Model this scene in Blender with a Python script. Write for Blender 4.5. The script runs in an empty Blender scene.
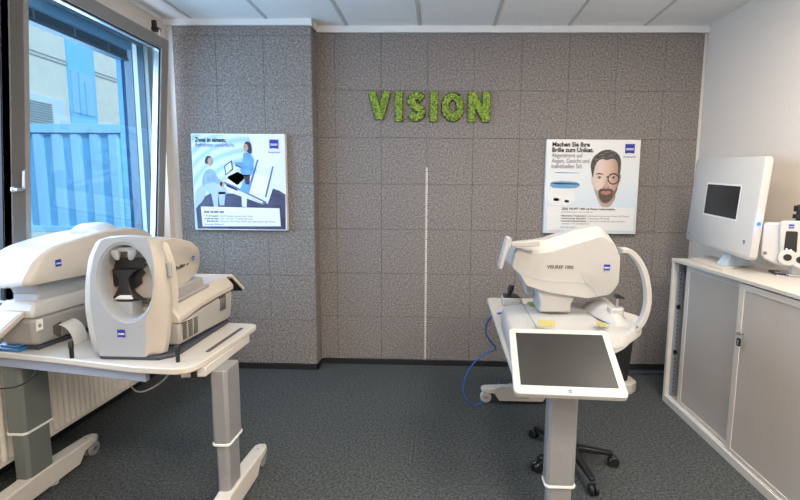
import bpy, bmesh, math, random
from mathutils import Vector, Matrix
random.seed(7)
sc = bpy.context.scene
COL = sc.collection
PI = math.pi
R = math.radians

# ------------------------------------------------------------------ camera
F_PX, PX, PY = 457.94, 428.12, 244.62
YAW, PITCH, ROLL = -.0276, -.1162, .0098
CP = Vector((.1309, -4.0628, 1.5906))
fw = Vector((math.sin(YAW)*math.cos(PITCH), math.cos(YAW)*math.cos(PITCH), math.sin(PITCH)))
r0 = Vector((math.cos(YAW), -math.sin(YAW), 0)); u0 = r0.cross(fw)
rt = math.cos(ROLL)*r0+math.sin(ROLL)*u0; up = -math.sin(ROLL)*r0+math.cos(ROLL)*u0
cam = bpy.data.cameras.new('camera'); co = bpy.data.objects.new('camera', cam); COL.objects.link(co)
m = Matrix((rt, up, -fw)).transposed().to_4x4(); m.translation = CP; co.matrix_world = m
cam.sensor_width = 36; cam.lens = F_PX/800*36; cam.clip_start = .05; cam.clip_end = 300
cam.shift_x = (400-PX)/800; cam.shift_y = (PY-250)/800
sc.camera = co
def at(x, y, X=None, Y=None, Z=None):
    """point where the line of sight through a place in the photo meets a real plane of the room"""
    d = fw + (x-PX)/F_PX*rt - (y-PY)/F_PX*up
    t = ((X-CP.x)/d.x if X is not None else (Y-CP.y)/d.y if Y is not None else (Z-CP.z)/d.z)
    return CP+t*d

# ------------------------------------------------------------------ light
sc.view_settings.view_transform = 'Standard'; sc.view_settings.look = 'None'
sc.view_settings.gamma = 1; sc.view_settings.exposure = .60
w = bpy.data.worlds.new('sky'); sc.world = w; w.use_nodes = True
bg = w.node_tree.nodes['Background']; bg.inputs[0].default_value = (.80, .88, 1, 1); bg.inputs[1].default_value = 1.15
def area(name, loc, rot, sx, sy, power, col, portal=False):
    l = bpy.data.lights.new(name, 'AREA'); l.shape = 'RECTANGLE'; l.size = sx; l.size_y = sy
    l.energy = power; l.color = col
    o = bpy.data.objects.new(name, l); o.location = loc; o.rotation_euler = rot; COL.objects.link(o)
    if portal: l.cycles.is_portal = True
    return o
LAMPS = [(.25, -2.1, 12), (1.5, -2.1, 20), (.25, -4.1, 26), (1.5, -4.1, 44), (.25, -5.3, 14), (1.5, -5.3, 36)]
for (x, y, pw) in LAMPS:
    area('ceiling_lamp_light', (x, y, 2.945), (0, 0, 0), .56, .56, pw, (1, .905, .79))
area('window_daylight', (-2.75, -1.75, 1.95), (0, R(-90), 0), 1.7, 3.0, 100, (.57, .74, 1))
sun = bpy.data.lights.new('sun', 'SUN'); sun.energy = 2.3; sun.angle = R(8); sun.color = (1, .96, .9)
so = bpy.data.objects.new('sun', sun); so.rotation_euler = (R(35), R(40), 0); COL.objects.link(so)

# ------------------------------------------------------------------ materials
def mat(name, col, rough=.5, metal=0, noise=0, nscale=60, bump=0, bscale=200, spec=.5, emit=0, coat=0, trans=0):
    m = bpy.data.materials.new(name); m.use_nodes = True
    nt = m.node_tree; b = nt.nodes['Principled BSDF']
    b.inputs['Base Color'].default_value = (*col, 1); b.inputs['Roughness'].default_value = rough
    b.inputs['Metallic'].default_value = metal; b.inputs['Specular IOR Level'].default_value = spec
    b.inputs['Coat Weight'].default_value = coat
    b.inputs['Transmission Weight'].default_value = trans
    if emit:
        b.inputs['Emission Color'].default_value = (*col, 1); b.inputs['Emission Strength'].default_value = emit
    tc = nt.nodes.new('ShaderNodeTexCoord')
    n = nt.nodes.new('ShaderNodeTexNoise'); n.inputs['Scale'].default_value = nscale; n.inputs['Detail'].default_value = 4
    nt.links.new(tc.outputs['Object'], n.inputs['Vector'])
    cr = nt.nodes.new('ShaderNodeValToRGB')
    k = noise if noise else .03
    cr.color_ramp.elements[0].position = .3; cr.color_ramp.elements[1].position = .7
    cr.color_ramp.elements[0].color = (*[c*(1-k) for c in col], 1)
    cr.color_ramp.elements[1].color = (*[min(1, c*(1+k)) for c in col], 1)
    nt.links.new(n.outputs['Fac'], cr.inputs['Fac']); nt.links.new(cr.outputs['Color'], b.inputs['Base Color'])
    if bump:
        n2 = nt.nodes.new('ShaderNodeTexNoise'); n2.inputs['Scale'].default_value = bscale; n2.inputs['Detail'].default_value = 3
        nt.links.new(tc.outputs['Object'], n2.inputs['Vector'])
        bp = nt.nodes.new('ShaderNodeBump'); bp.inputs['Strength'].default_value = bump; bp.inputs['Distance'].default_value = .004
        nt.links.new(n2.outputs['Fac'], bp.inputs['Height']); nt.links.new(bp.outputs['Normal'], b.inputs['Normal'])
    return m
def felt(name, base, k=.38):
    m = mat(name, base, .95, noise=k, nscale=70, bump=.5, bscale=160, spec=.15)
    nt = m.node_tree
    # flecks of lighter and darker fibre
    v = nt.nodes.new('ShaderNodeTexNoise'); v.inputs['Scale'].default_value = 75; v.inputs['Detail'].default_value = 6; v.inputs['Roughness'].default_value = .75
    tc = [n for n in nt.nodes if n.type == 'TEX_COORD'][0]; nt.links.new(tc.outputs['Object'], v.inputs['Vector'])
    cr = nt.nodes.new('ShaderNodeValToRGB'); cr.color_ramp.elements[0].position = .36; cr.color_ramp.elements[1].position = .66
    cr.color_ramp.elements[0].color = (.64, .64, .64, 1); cr.color_ramp.elements[1].color = (1.42, 1.42, 1.42, 1)
    nt.links.new(v.outputs['Fac'], cr.inputs['Fac'])
    mx = nt.nodes.new('ShaderNodeMixRGB'); mx.blend_type = 'MULTIPLY'; mx.inputs[0].default_value = 1
    old = [n for n in nt.nodes if n.type == 'VALTORGB'][0]
    nt.links.new(old.outputs['Color'], mx.inputs[1]); nt.links.new(cr.outputs['Color'], mx.inputs[2])
    nt.links.new(mx.outputs[0], nt.nodes['Principled BSDF'].inputs['Base Color'])
    return m
def glass(name, col, gloss=.08):
    m = bpy.data.materials.new(name); m.use_nodes = True; nt = m.node_tree
    nt.nodes.remove(nt.nodes['Principled BSDF'])
    t = nt.nodes.new('ShaderNodeBsdfTransparent'); t.inputs[0].default_value = (*col, 1)
    g = nt.nodes.new('ShaderNodeBsdfGlossy'); g.inputs['Roughness'].default_value = .02; g.inputs[0].default_value = (.8, .9, 1, 1)
    mx = nt.nodes.new('ShaderNodeMixShader'); mx.inputs[0].default_value = gloss
    nt.links.new(t.outputs[0], mx.inputs[1]); nt.links.new(g.outputs[0], mx.inputs[2])
    nt.links.new(mx.outputs[0], nt.nodes['Material Output'].inputs[0])
    return m
def perforated(name, col, dark, scale):
    m = mat(name, col, .55); nt = m.node_tree
    v = nt.nodes.new('ShaderNodeTexVoronoi'); v.inputs['Scale'].default_value = scale; v.inputs['Randomness'].default_value = 0
    tc = [n for n in nt.nodes if n.type == 'TEX_COORD'][0]
    mp = nt.nodes.new('ShaderNodeMapping'); mp.inputs['Rotation'].default_value = (R(45), 0, 0)
    nt.links.new(tc.outputs['Object'], mp.inputs[0]); nt.links.new(mp.outputs[0], v.inputs['Vector'])
    cr = nt.nodes.new('ShaderNodeValToRGB'); cr.color_ramp.elements[0].position = .30; cr.color_ramp.elements[1].position = .42
    cr.color_ramp.elements[0].color = (*dark, 1); cr.color_ramp.elements[1].color = (*col, 1)
    nt.links.new(v.outputs['Distance'], cr.inputs['Fac']); nt.links.new(cr.outputs['Color'], nt.nodes['Principled BSDF'].inputs['Base Color'])
    return m
def waves(name, c1, c2, c3, scale=2.2, center=(0, 0, 0)):
    m = mat(name, c1, .45); nt = m.node_tree
    wv = nt.nodes.new('ShaderNodeTexWave'); wv.wave_type = 'RINGS'; wv.rings_direction = 'SPHERICAL'
    wv.inputs['Scale'].default_value = scale; wv.inputs['Distortion'].default_value = 1.2; wv.inputs['Detail'].default_value = 1
    tc = [n for n in nt.nodes if n.type == 'TEX_COORD'][0]
    mp = nt.nodes.new('ShaderNodeMapping'); mp.inputs['Location'].default_value = center
    nt.links.new(tc.outputs['Object'], mp.inputs[0]); nt.links.new(mp.outputs[0], wv.inputs['Vector'])
    cr = nt.nodes.new('ShaderNodeValToRGB'); cr.color_ramp.elements[0].color = (*c1, 1); cr.color_ramp.elements[1].color = (*c3, 1)
    e = cr.color_ramp.elements.new(.5); e.color = (*c2, 1)
    nt.links.new(wv.outputs['Fac'], cr.inputs['Fac']); nt.links.new(cr.outputs['Color'], nt.nodes['Principled BSDF'].inputs['Base Color'])
    return m
def ramp_z(name, stops, z0, z1, rough=.45):
    """printed picture whose colours change with height"""
    m = mat(name, stops[0][1], rough); nt = m.node_tree
    tc = [n for n in nt.nodes if n.type == 'TEX_COORD'][0]
    sp = nt.nodes.new('ShaderNodeSeparateXYZ'); nt.links.new(tc.outputs['Object'], sp.inputs[0])
    mr = nt.nodes.new('ShaderNodeMapRange'); mr.inputs[1].default_value = z0; mr.inputs[2].default_value = z1
    nt.links.new(sp.outputs['Z'], mr.inputs[0])
    cr = nt.nodes.new('ShaderNodeValToRGB'); el = cr.color_ramp.elements
    el[0].position = stops[0][0]; el[0].color = (*stops[0][1], 1); el[1].position = stops[-1][0]; el[1].color = (*stops[-1][1], 1)
    for p, c in stops[1:-1]:
        e = el.new(p); e.color = (*c, 1)
    nt.links.new(mr.outputs[0], cr.inputs['Fac']); nt.links.new(cr.outputs['Color'], nt.nodes['Principled BSDF'].inputs['Base Color'])
    return m

M = {}
M['felt'] = felt('grey_felt', (.235, .213, .200))
M['carpet'] = felt('dark_carpet', (.070, .077, .077), .5)
M['wall'] = mat('wall_paint', (.72, .645, .57), .9, bump=.12, bscale=350, spec=.2)
M['wallwhite'] = mat('white_paint', (.72, .72, .71), .8, spec=.2)
M['ceil'] = mat('ceiling_board', (.80, .79, .77), .9, bump=.1, bscale=500, spec=.2)
M['ceilbar'] = mat('ceiling_bar', (.50, .50, .49), .7)
M['trim'] = mat('white_trim', (.80, .80, .79), .5)
M['black_trim'] = mat('black_skirting', (.012, .012, .016), .6)
M['winframe'] = mat('grey_window_frame', (.27, .25, .23), .55)
M['winframe_light'] = mat('taupe_window_frame', (.40, .37, .33), .55)
M['winwhite'] = mat('white_window_profile', (.48, .56, .63), .4)
M['rubber'] = mat('black_gasket', (.012, .013, .02), .6)
M['steel'] = mat('satin_steel', (.55, .55, .55), .38, metal=1)
M['glass'] = glass('window_glass', (.93, .97, 1), .05)
M['glass_blue'] = glass('blue_window_glass', (.74, .88, .94), .05)
M['white'] = mat('device_white', (.52, .505, .48), .38, noise=.015)
M['iwhite'] = mat('instrument_white', (.42, .412, .395), .38, noise=.015)
M['white2'] = mat('device_cool_white', (.53, .545, .56), .38, noise=.015)
M['cream'] = mat('device_cream', (.50, .45, .385), .42, noise=.02)
M['grey'] = mat('device_grey', (.33, .315, .295), .42, noise=.02)
M['lgrey'] = mat('device_light_grey', (.37, .39, .41), .4, noise=.02)
M['base_dark'] = mat('device_dark_base', (.045, .05, .07), .5)
M['black'] = mat('black_plastic', (.012, .012, .013), .4)
M['blackm'] = mat('black_matt', (.008, .008, .009), .8)
M['screen'] = mat('dark_screen_glass', (.014, .014, .014), .2, spec=.2)
M['screen_dusty'] = mat('dusty_dark_screen', (.020, .020, .019), .35, noise=.10, nscale=14, spec=.25)
M['silver'] = mat('anodised_column', (.34, .34, .345), .42, metal=.35)
M['silver_dark'] = mat('grey_column_face', (.30, .29, .28), .5, metal=.2)
M['greygreen'] = mat('grey_green_column', (.17, .19, .18), .5, metal=.2)
M['tray'] = mat('blue_grey_tray', (.36, .42, .55), .45, metal=.2)
M['table'] = mat('table_laminate', (.60, .56, .50), .35, noise=.02)
M['foot'] = mat('foot_lacquer', (.60, .57, .52), .4, noise=.02)
M['wheel'] = mat('smoky_wheel', (.28, .29, .28), .2, coat=.5)
M['wheelw'] = mat('pale_wheel', (.52, .52, .50), .35)
M['cab'] = mat('cabinet_laminate', (.54, .51, .47), .5, noise=.03)
M['cab_edge'] = mat('cabinet_edge', (.60, .56, .505), .45, noise=.02)
M['perf'] = perforated('perforated_door', (.47, .43, .395), (.26, .235, .22), 95)
M['railblue'] = mat('cabinet_rail', (.33, .36, .42), .4, metal=.3)
M['radiator'] = mat('radiator_enamel', (.80, .75, .66), .45)
M['moss'] = mat('moss_green', (.27, .38, .075), .95, noise=.6, nscale=70, bump=.6, bscale=300, spec=.1)
M['moss_shade'] = mat('moss_backing_shaded', (.06, .09, .015), .95)  # darkened so the shade between the moss clumps sits in the backing colour
M['blue'] = mat('logo_blue', (.012, .03, .32), .5)
M['ink'] = mat('black_ink', (.015, .015, .02), .6)
M['inkgrey'] = mat('grey_ink', (.16, .17, .19), .6)
M['inkblue'] = mat('blue_ink', (.05, .16, .45), .6)
M['paper'] = mat('white_print', (.82, .83, .84), .55)
M['cable_blue'] = mat('blue_cable', (.04, .13, .42), .45)
M['cable_white'] = mat('white_cable', (.62, .62, .58), .45)
M['tape'] = mat('yellow_marker', (.40, .35, .12), .6, noise=.12, nscale=120)
M['led'] = mat('blue_led', (.01, .07, 1), .3, emit=2.5)
M['acrylic'] = mat('pale_blue_acrylic', (.40, .50, .57), .15, coat=.4)
M['blueplastic_shade'] = mat('blue_plastic_shaded', (.03, .15, .36), .25, coat=.5)  # darker blue, takes in the shadow under the raised screen flap
M['paperroll'] = mat('receipt_paper', (.76, .73, .66), .7)
M['yellowsign'] = mat('brown_yellow_print', (.42, .26, .06), .6)
M['vent'] = mat('vent_slot', (.10, .09, .08), .7)
M['facade'] = mat('cream_facade', (.56, .54, .49), .9, noise=.05, nscale=3)
M['facblue'] = mat('blue_facade_panel', (.16, .44, .74), .6)
M['facglass'] = mat('facade_window_glass', (.20, .42, .60), .1, coat=.5)
M['joint'] = mat('facade_joint', (.25, .28, .29), .8)
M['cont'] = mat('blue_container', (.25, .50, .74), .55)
M['cont_shade'] = mat('blue_container_recess_shade', (.11, .34, .60), .55)  # darker copy of the container blue, shade of the recesses painted in
M['asphalt'] = mat('asphalt', (.16, .18, .20), .9, noise=.2, nscale=6)
M['slat'] = mat('blind_slat', (.09, .12, .15), .6)
M['headbox'] = mat('blind_headbox_skylit', (.34, .55, .72), .5)  # pale blue, sky light falling on the box is put into its colour
M['lampw'] = mat('lamp_diffuser', (1, .96, .9), .5, emit=2.0)

# ------------------------------------------------------------------ helpers
def cyc(p, n=8, closed=True):
    """smooth curve through the points"""
    out = []; N = len(p)
    for i in range(N if closed else N-1):
        if closed: a, b, c, d = p[i-1], p[i], p[(i+1) % N], p[(i+2) % N]
        else: a, b, c, d = p[max(i-1, 0)], p[i], p[i+1], p[min(i+2, N-1)]
        for k in range(n):
            t = k/n
            out.append(.5*((2*b)+(c-a)*t+(2*a-5*b+4*c-d)*t*t+(3*b-a-3*c+d)*t**3))
    if not closed: out.append(p[-1])
    return out
def V(*a): return Vector(a)
def box(bm, x0, x1, y0, y1, z0, z1, mi=0, mx=None):
    vs = [bm.verts.new((x, y, z)) for x in (x0, x1) for y in (y0, y1) for z in (z0, z1)]
    if mx is not None:
        for v in vs: v.co = mx @ v.co
    fs = [(0, 1, 3, 2), (4, 6, 7, 5), (0, 4, 5, 1), (2, 3, 7, 6), (0, 2, 6, 4), (1, 5, 7, 3)]
    for f in fs:
        q = bm.faces.new([vs[i] for i in f]); q.material_index = mi
    return vs
def loft(bm, secs, mi=0, cap=True, closed=True):
    rings = [[bm.verts.new(p) for p in s] for s in secs]; n = len(rings[0])
    for a, b in zip(rings[:-1], rings[1:]):
        for i in range(n if closed else n-1):
            q = bm.faces.new((a[i], a[(i+1) % n], b[(i+1) % n], b[i])); q.material_index = mi
    if cap:
        for rg, rev in ((rings[0], True), (rings[-1], False)):
            q = bm.faces.new(list(reversed(rg)) if rev else rg); q.material_index = mi
    return rings
def prism(bm, pts, d, mi=0):
    """planar outline pts pushed by vector d"""
    loft(bm, [[Vector(p) for p in pts], [Vector(p)+Vector(d) for p in pts]], mi)
def tube(bm, pts, r, n=8, mi=0, closed=False):
    pts = [Vector(p) for p in pts]; secs = []; prev = None
    for i, p in enumerate(pts):
        t = (pts[min(i+1, len(pts)-1)]-pts[max(i-1, 0)]).normalized()
        a = prev if prev is not None else (Vector((0, 0, 1)) if abs(t.z) < .9 else Vector((1, 0, 0)))
        u = (a-t*a.dot(t)).normalized(); prev = u; v = t.cross(u)
        rr = r[i] if isinstance(r, (list, tuple)) else r
        secs.append([p+rr*(math.cos(2*PI*k/n)*u+math.sin(2*PI*k/n)*v) for k in range(n)])
    loft(bm, secs, mi)
def lathe(bm, prof, c, axis='Z', n=24, mi=0):
    secs = []
    for r, h in prof:
        s = []
        for k in range(n):
            a = 2*PI*k/n; x, y = r*math.cos(a), r*math.sin(a)
            s.append(Vector(c)+(V(x, y, h) if axis == 'Z' else V(h, x, y) if axis == 'X' else V(y, h, x)))
        secs.append(s)
    loft(bm, secs, mi)
def rrect(w, h, r, n=5, cx=0, cy=0):
    """rounded rectangle outline as 2D points"""
    o = []
    for sx, sy, a0 in ((1, 1, 0), (-1, 1, 90), (-1, -1, 180), (1, -1, 270)):
        for k in range(n+1):
            a = R(a0+90*k/n); o.append((cx+sx*(w/2-r)+r*math.cos(a), cy+sy*(h/2-r)+r*math.sin(a)))
    return o
def obj(name, bm, mats, parent=None, bevel=0, seg=2, smooth=35, sub=0, kind=None, label=None):
    bmesh.ops.recalc_face_normals(bm, faces=bm.faces)
    me = bpy.data.meshes.new(name); bm.to_mesh(me); bm.free()
    if not isinstance(mats, (list, tuple)): mats = [mats]
    for m_ in mats: me.materials.append(m_)
    me.polygons.foreach_set('use_smooth', [True]*len(me.polygons))
    me.set_sharp_from_angle(angle=R(smooth))
    o = bpy.data.objects.new(name, me); COL.objects.link(o)
    if parent: o.parent = parent
    if bevel:
        b = o.modifiers.new('b', 'BEVEL'); b.width = bevel; b.segments = seg; b.limit_method = 'ANGLE'; b.angle_limit = R(38)
    if sub:
        s = o.modifiers.new('s', 'SUBSURF'); s.levels = sub; s.render_levels = sub
    if kind: o['kind'] = kind
    if label: o['label'] = label
    return o
def struct(name, bm, mats, parent=None, **k): return obj(name, bm, mats, parent, kind='structure', **k)
def B(): return bmesh.new()
def thing(name, label, cat, loc=(0, 0, 0), rotz=0, group=None, kind=None):
    o = bpy.data.objects.new(name, None); COL.objects.link(o); o.empty_display_size = .05
    o.location = loc; o.rotation_euler = (0, 0, rotz)
    if label: o['label'] = label
    if cat: o['category'] = cat
    if group: o['group'] = group
    if kind: o['kind'] = kind
    return o
def tag(o, label, cat, group=None):
    o['label'] = label; o['category'] = cat
    if group: o['group'] = group
    return o
def text(name, body, size, m_, parent, mx, bold=0, align='LEFT', width=None, extrude=.0004, shear=0, spacing=1):
    c = bpy.data.curves.new('t', 'FONT'); c.body = body; c.size = size; c.offset = bold*size; c.extrude = extrude
    c.align_x = align; c.shear = shear; c.space_character = spacing; c.resolution_u = 3
    t = bpy.data.objects.new('t', c); COL.objects.link(t)
    dg = bpy.context.evaluated_depsgraph_get(); me = bpy.data.meshes.new_from_object(t.evaluated_get(dg))
    bpy.data.objects.remove(t)
    if width:
        xs = [v.co.x for v in me.vertices]; k = width/(max(xs)-min(xs))
        for v in me.vertices: v.co.x *= k
    me.transform(mx); me.materials.clear(); me.materials.append(m_)
    o = bpy.data.objects.new(name, me); COL.objects.link(o); o.parent = parent
    return o
def place_mx(origin, xdir, zdir):
    """matrix that lays text written in xy onto a face: x along xdir, y up along zdir"""
    x = Vector(xdir).normalized(); z = Vector(zdir); z = (z-x*z.dot(x)).normalized(); n = x.cross(z)
    m_ = Matrix((x, z, n)).transposed().to_4x4(); m_.translation = Vector(origin); return m_
def logo(parent, origin, xdir, zdir, s, name='maker_logo'):
    """blue square emblem with bulged bottom and the white name across it"""
    x = Vector(xdir).normalized(); z = Vector(zdir); z = (z-x*z.dot(x)).normalized(); n = x.cross(z)
    bm = B(); h = s/2; o = Vector(origin)
    for zz0, zz1, top in ((.10, .5, 1), (-.5, -.16, 0)):
        pts = []
        if top: pts = [o+x*(-h)+z*zz1*s, o+x*h+z*zz1*s, o+x*h+z*zz0*s, o-x*h+z*zz0*s]
        else:
            pts = [o-x*h*.98+z*zz1*s, o+x*h*.98+z*zz1*s]
            pts += [o+x*h*(.98-1.96*k/8)+z*(zz0+.06*math.sin(PI*k/8))*s for k in range(9)]
        prism(bm, pts, n*.0008)
    box_pts = [o-x*h+z*.10*s, o+x*h+z*.10*s, o+x*h-z*.16*s, o-x*h-z*.16*s]
    prism(bm, box_pts, n*.0004)
    e = obj(name, bm, M['blue'], parent)
    mx = place_mx(o-z*.14*s+n*.001, x, z)
    text('emblem_word', 'ZEISS', .29*s, M['paper'], e, mx, bold=.03, align='CENTER', extrude=.0002, width=.86*s)
    return e

# ================================================================== SETTING
RW, BT = 2.348, 2.98       # right wall, ceiling height
WL = -2.185
PANEL_Z = [.05+.4*k for k in range(7)]
def felt_panels(bm, axis, const, a_edges, z_edges, t=.018, g=.0016):
    for a0, a1 in zip(a_edges[:-1], a_edges[1:]):
        for z0, z1 in zip(z_edges[:-1], z_edges[1:]):
            if axis == 'Y': box(bm, a0+g/2, a1-g/2, const, const+t, z0+g/2, z1-g/2)
            else: box(bm, const-t, const, a0+g/2, a1-g/2, z0+g/2, z1-g/2)
bm = B(); box(bm, -2.6, 2.6, -6.2, .2, -.1, 0); struct('floor', bm, M['carpet'])
bm = B(); box(bm, -2.5, 2.5, -6.2, .2, BT, BT+.1); struct('ceiling', bm, M['ceil'])
bm = B()
x = -.069-.624*3
i = 0
while x < 2.3:
    if i >= 0: box(bm, x-.012, x+.012, -6, -.02 if x > -.95 else -.18, BT-.005, BT+.001)
    x += .624; i += 1
struct('trim_1', bm, M['ceilbar'])
# back wall: plaster with felt panels in front
bm = B(); box(bm, -2.6, 2.6, .018, .2, 0, BT); struct('wall_back', bm, M['wallwhite'])
bm = B(); felt_panels(bm, 'Y', 0, [-.957, -.8, -.4, 0, .4, .8, 1.2, 1.6, 2.0, 2.315], PANEL_Z+[2.92])
struct('wall_back_panels', bm, M['felt'], bevel=.0015, seg=1)
bm = B(); box(bm, -2.35, -.975, -.14, .05, 0, BT); struct('wall_pillar', bm, M['wallwhite'])
bm = B(); felt_panels(bm, 'Y', -.158, [-2.116, -1.757, -1.357, -.957], PANEL_Z+[2.85, 2.925])
felt_panels(bm, 'X', -.957, [-.139, 0], PANEL_Z+[2.92])
struct('wall_pillar_panels', bm, M['felt'], bevel=.0015, seg=1)
bm = B(); box(bm, -.957, RW, -.012, 0, 0, .048); box(bm, -2.116, -.945, -.170, -.14, 0, .048); box(bm, -.957, -.945, -.17, 0, 0, .048)
struct('baseboard_back', bm, M['black_trim'], bevel=.002)
bm = B()
box(bm, -.957, RW, -.012, .018, 2.925, BT); box(bm, WL, -.945, -.172, -.14, 2.93, BT); box(bm, -.957, -.945, -.17, 0, 2.925, BT)
struct('trim_2', bm, M['trim'], bevel=.002)
bm = B(); box(bm, RW, RW+.15, -6.2, .2, 0, BT); struct('wall_right', bm, M['wall'])
bm = B(); box(bm, -2.6, 2.6, -6.2, -6.0, 0, BT); struct('wall_front', bm, M['wall'])
# left wall with window opening Y -3.4..-.22, Z .93..2.80
WY0, WY1, WZ0, WZ1 = -3.4, -.215, .93, 2.80
bm = B()
box(bm, WL-.24, WL, WY1, .02, 0, BT); box(bm, WL-.24, WL, -6.1, WY0, 0, BT)
box(bm, WL-.24, WL, WY0, WY1, WZ1, BT); box(bm, WL-.24, -2.31, WY0, WY1, 0, WZ0)
struct('wall_left', bm, M['wall'])
bm = B(); box(bm, WL-.01, WL+.012, -6, -.17, BT-.03, BT); struct('trim_3', bm, M['trim'])
bm = B(); box(bm, -2.31, -2.295, WY0, WY1, 0, .06); struct('baseboard_left', bm, M['black_trim'])
bm = B(); box(bm, -2.30, -2.13, WY0, WY1, WZ0-.025, WZ0); struct('trim_4', bm, M['trim'], bevel=.004)

bm = B(); box(bm, 1.2, RW-.02, -.13, -.06, 0, .018); struct('trim_5', bm, M['base_dark'], bevel=.004)
# ---- tilted window
def profile_frame(bm, y0, y1, z0, z1, w, x0, x1, mi=0):
    box(bm, x0, x1, y0, y0+w, z0, z1, mi); box(bm, x0, x1, y1-w, y1, z0, z1, mi)
    box(bm, x0, x1, y0+w, y1-w, z1-w, z1, mi); box(bm, x0, x1, y0+w, y1-w, z0, z0+w, mi)
win = thing('window_1', None, None, (-2.26, 0, WZ0), kind='structure')
bm = B(); profile_frame(bm, -1.535, WY1, 0, WZ1-WZ0, .055, -.075, 0)
obj('window_frame', bm, M['winframe_light'], win, bevel=.004)
bm = B(); profile_frame(bm, -1.537, WY1+.002, -.002, WZ1-WZ0+.002, .064, -.085, -.035)
obj('outer_rebate', bm, M['slat'], win)
sash_h = 1.80
sash = thing('sash', None, None); sash.parent = win; sash.location = (.004, 0, .045); sash.rotation_euler = (0, R(4.6), 0)
del_keys = None
SY0, SY1 = -1.668, -.30
bm = B(); profile_frame(bm, SY0, SY1, 0, sash_h, .085, 0, .05)
box(bm, .0, .05, SY0, SY0+.115, .0, sash_h)
o = obj('sash_frame', bm, M['winframe'], win, bevel=.005); o.matrix_parent_inverse = Matrix(); o.location = sash.location; o.rotation_euler = sash.rotation_euler
def sash_part(name, bm, m_, **k):
    o = obj(name, bm, m_, win, **k); o.location = sash.location; o.rotation_euler = sash.rotation_euler; return o
bm = B(); profile_frame(bm, SY0+.075, SY1-.078, .078, sash_h-.078, .010, -.012, .046); sash_part('white_bead', bm, M['winwhite'])
bm = B(); profile_frame(bm, SY0+.085, SY1-.088, .088, sash_h-.088, .008, -.012, .040)
profile_frame(bm, SY0-.004, SY1+.004, -.004, sash_h+.004, .01, -.02, .0); sash_part('gasket', bm, M['rubber'])
bm = B(); profile_frame(bm, SY0+.093, SY1-.096, .096, sash_h-.096, .007, -.006, .034); sash_part('spacer', bm, M['steel'])
bm = B(); box(bm, .010, .014, SY0+.09, SY1-.09, .09, sash_h-.09); sash_part('glass_pane', bm, M['glass_blue'])
bm = B()
hy = SY0+.006
lathe(bm, [(.0, 0), (.016, 0), (.016, .006), (.009, .010), (.009, .028), (0, .030)], (.05, hy, .61), 'X', 16)
tube(bm, [(.073, hy, .61), (.075, hy+.02, .611), (.075, hy+.036, .620), (.075, hy+.038, .71), (.072, hy+.052, .722)], [.010, .010, .010, .009, .007], 10)
sash_part('handle', bm, M['steel'])
bpy.data.objects.remove(sash)
# opening stay on the lintel above the sash corner
bm = B(); p = at(155, 27, X=WL+.02); q = at(157, 47, X=-2.10)
box(bm, WL, WL+.03, p.y-.012, p.y+.012, p.z-.035, p.z+.05, 0); box(bm, WL, WL+.05, p.y-.02, p.y+.03, p.z-.03, p.z-.005, 0)
o = obj('opening_stay', bm, M['black'], win); o.location = (2.26, 0, -WZ0)
bm = B(); tube(bm, [p+V(.03, .01, -.02), q], .007, 8); o = obj('stay_rod', bm, M['trim'], win); o.location = (2.26, 0, -WZ0)
bm = B(); tube(bm, [(-2.215, -.29, 2.1), (-2.218, -.292, 1.5), (-2.23, -.30, 1.2)], .006, 8)
o = obj('stay_bar', bm, M['steel'], win); o.location = (2.26, 0, -WZ0)
# ---- second window towards the camera
win2 = thing('window_2', None, None, (-2.26, 0, WZ0), kind='structure')
bm = B(); profile_frame(bm, WY0, -1.537, 0, WZ1-WZ0, .03, -.07, -.01); box(bm, -.07, -.01, -2.56, -2.46, 0, WZ1-WZ0)
obj('window_frame', bm, M['winframe'], win2, bevel=.004)
bm = B(); box(bm, -.04, -.036, WY0+.03, -1.566, .03, WZ1-WZ0-.03); obj('glass_pane', bm, M['glass'], win2)
# exterior blind drawn up in the window head
bl = thing('exterior_blind', 'dark slatted exterior blind drawn up behind the top of the tilted window', 'blind', (-2.42, -1.0, 2.60))
bm = B()
for k in range(4): box(bm, -.03, .03, -2.3, .68, .02+.016*k, .030+.016*k)
obj('slat_stack', bm, M['slat'], bl)
bm = B(); box(bm, -.035, .035, -2.3, .68, 0, .018); obj('bottom_rail', bm, M['slat'], bl)
bm = B()
pass
bm.free()
for k in range(9):
    bm = B(); box(bm, .031, .033, -2.1+.32*k, -2.090+.32*k, 0, .085); obj('ladder_tape', bm, M['grey'], bl)
bm = B(); box(bm, -.03, .01, .62, .66, -1.7, .2); obj('guide_rail', bm, mat('blue_guide_rail', (.04, .17, .38), .5), bl)
bm = B(); box(bm, -.05, .05, -2.35, .7, .085, .25); obj('headbox', bm, M['headbox'], bl)
bm = B(); box(bm, -2.50, WL-.24, -.22, .3, .5, 3.2); struct('wall_outer_reveal', bm, M['slat'])

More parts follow.
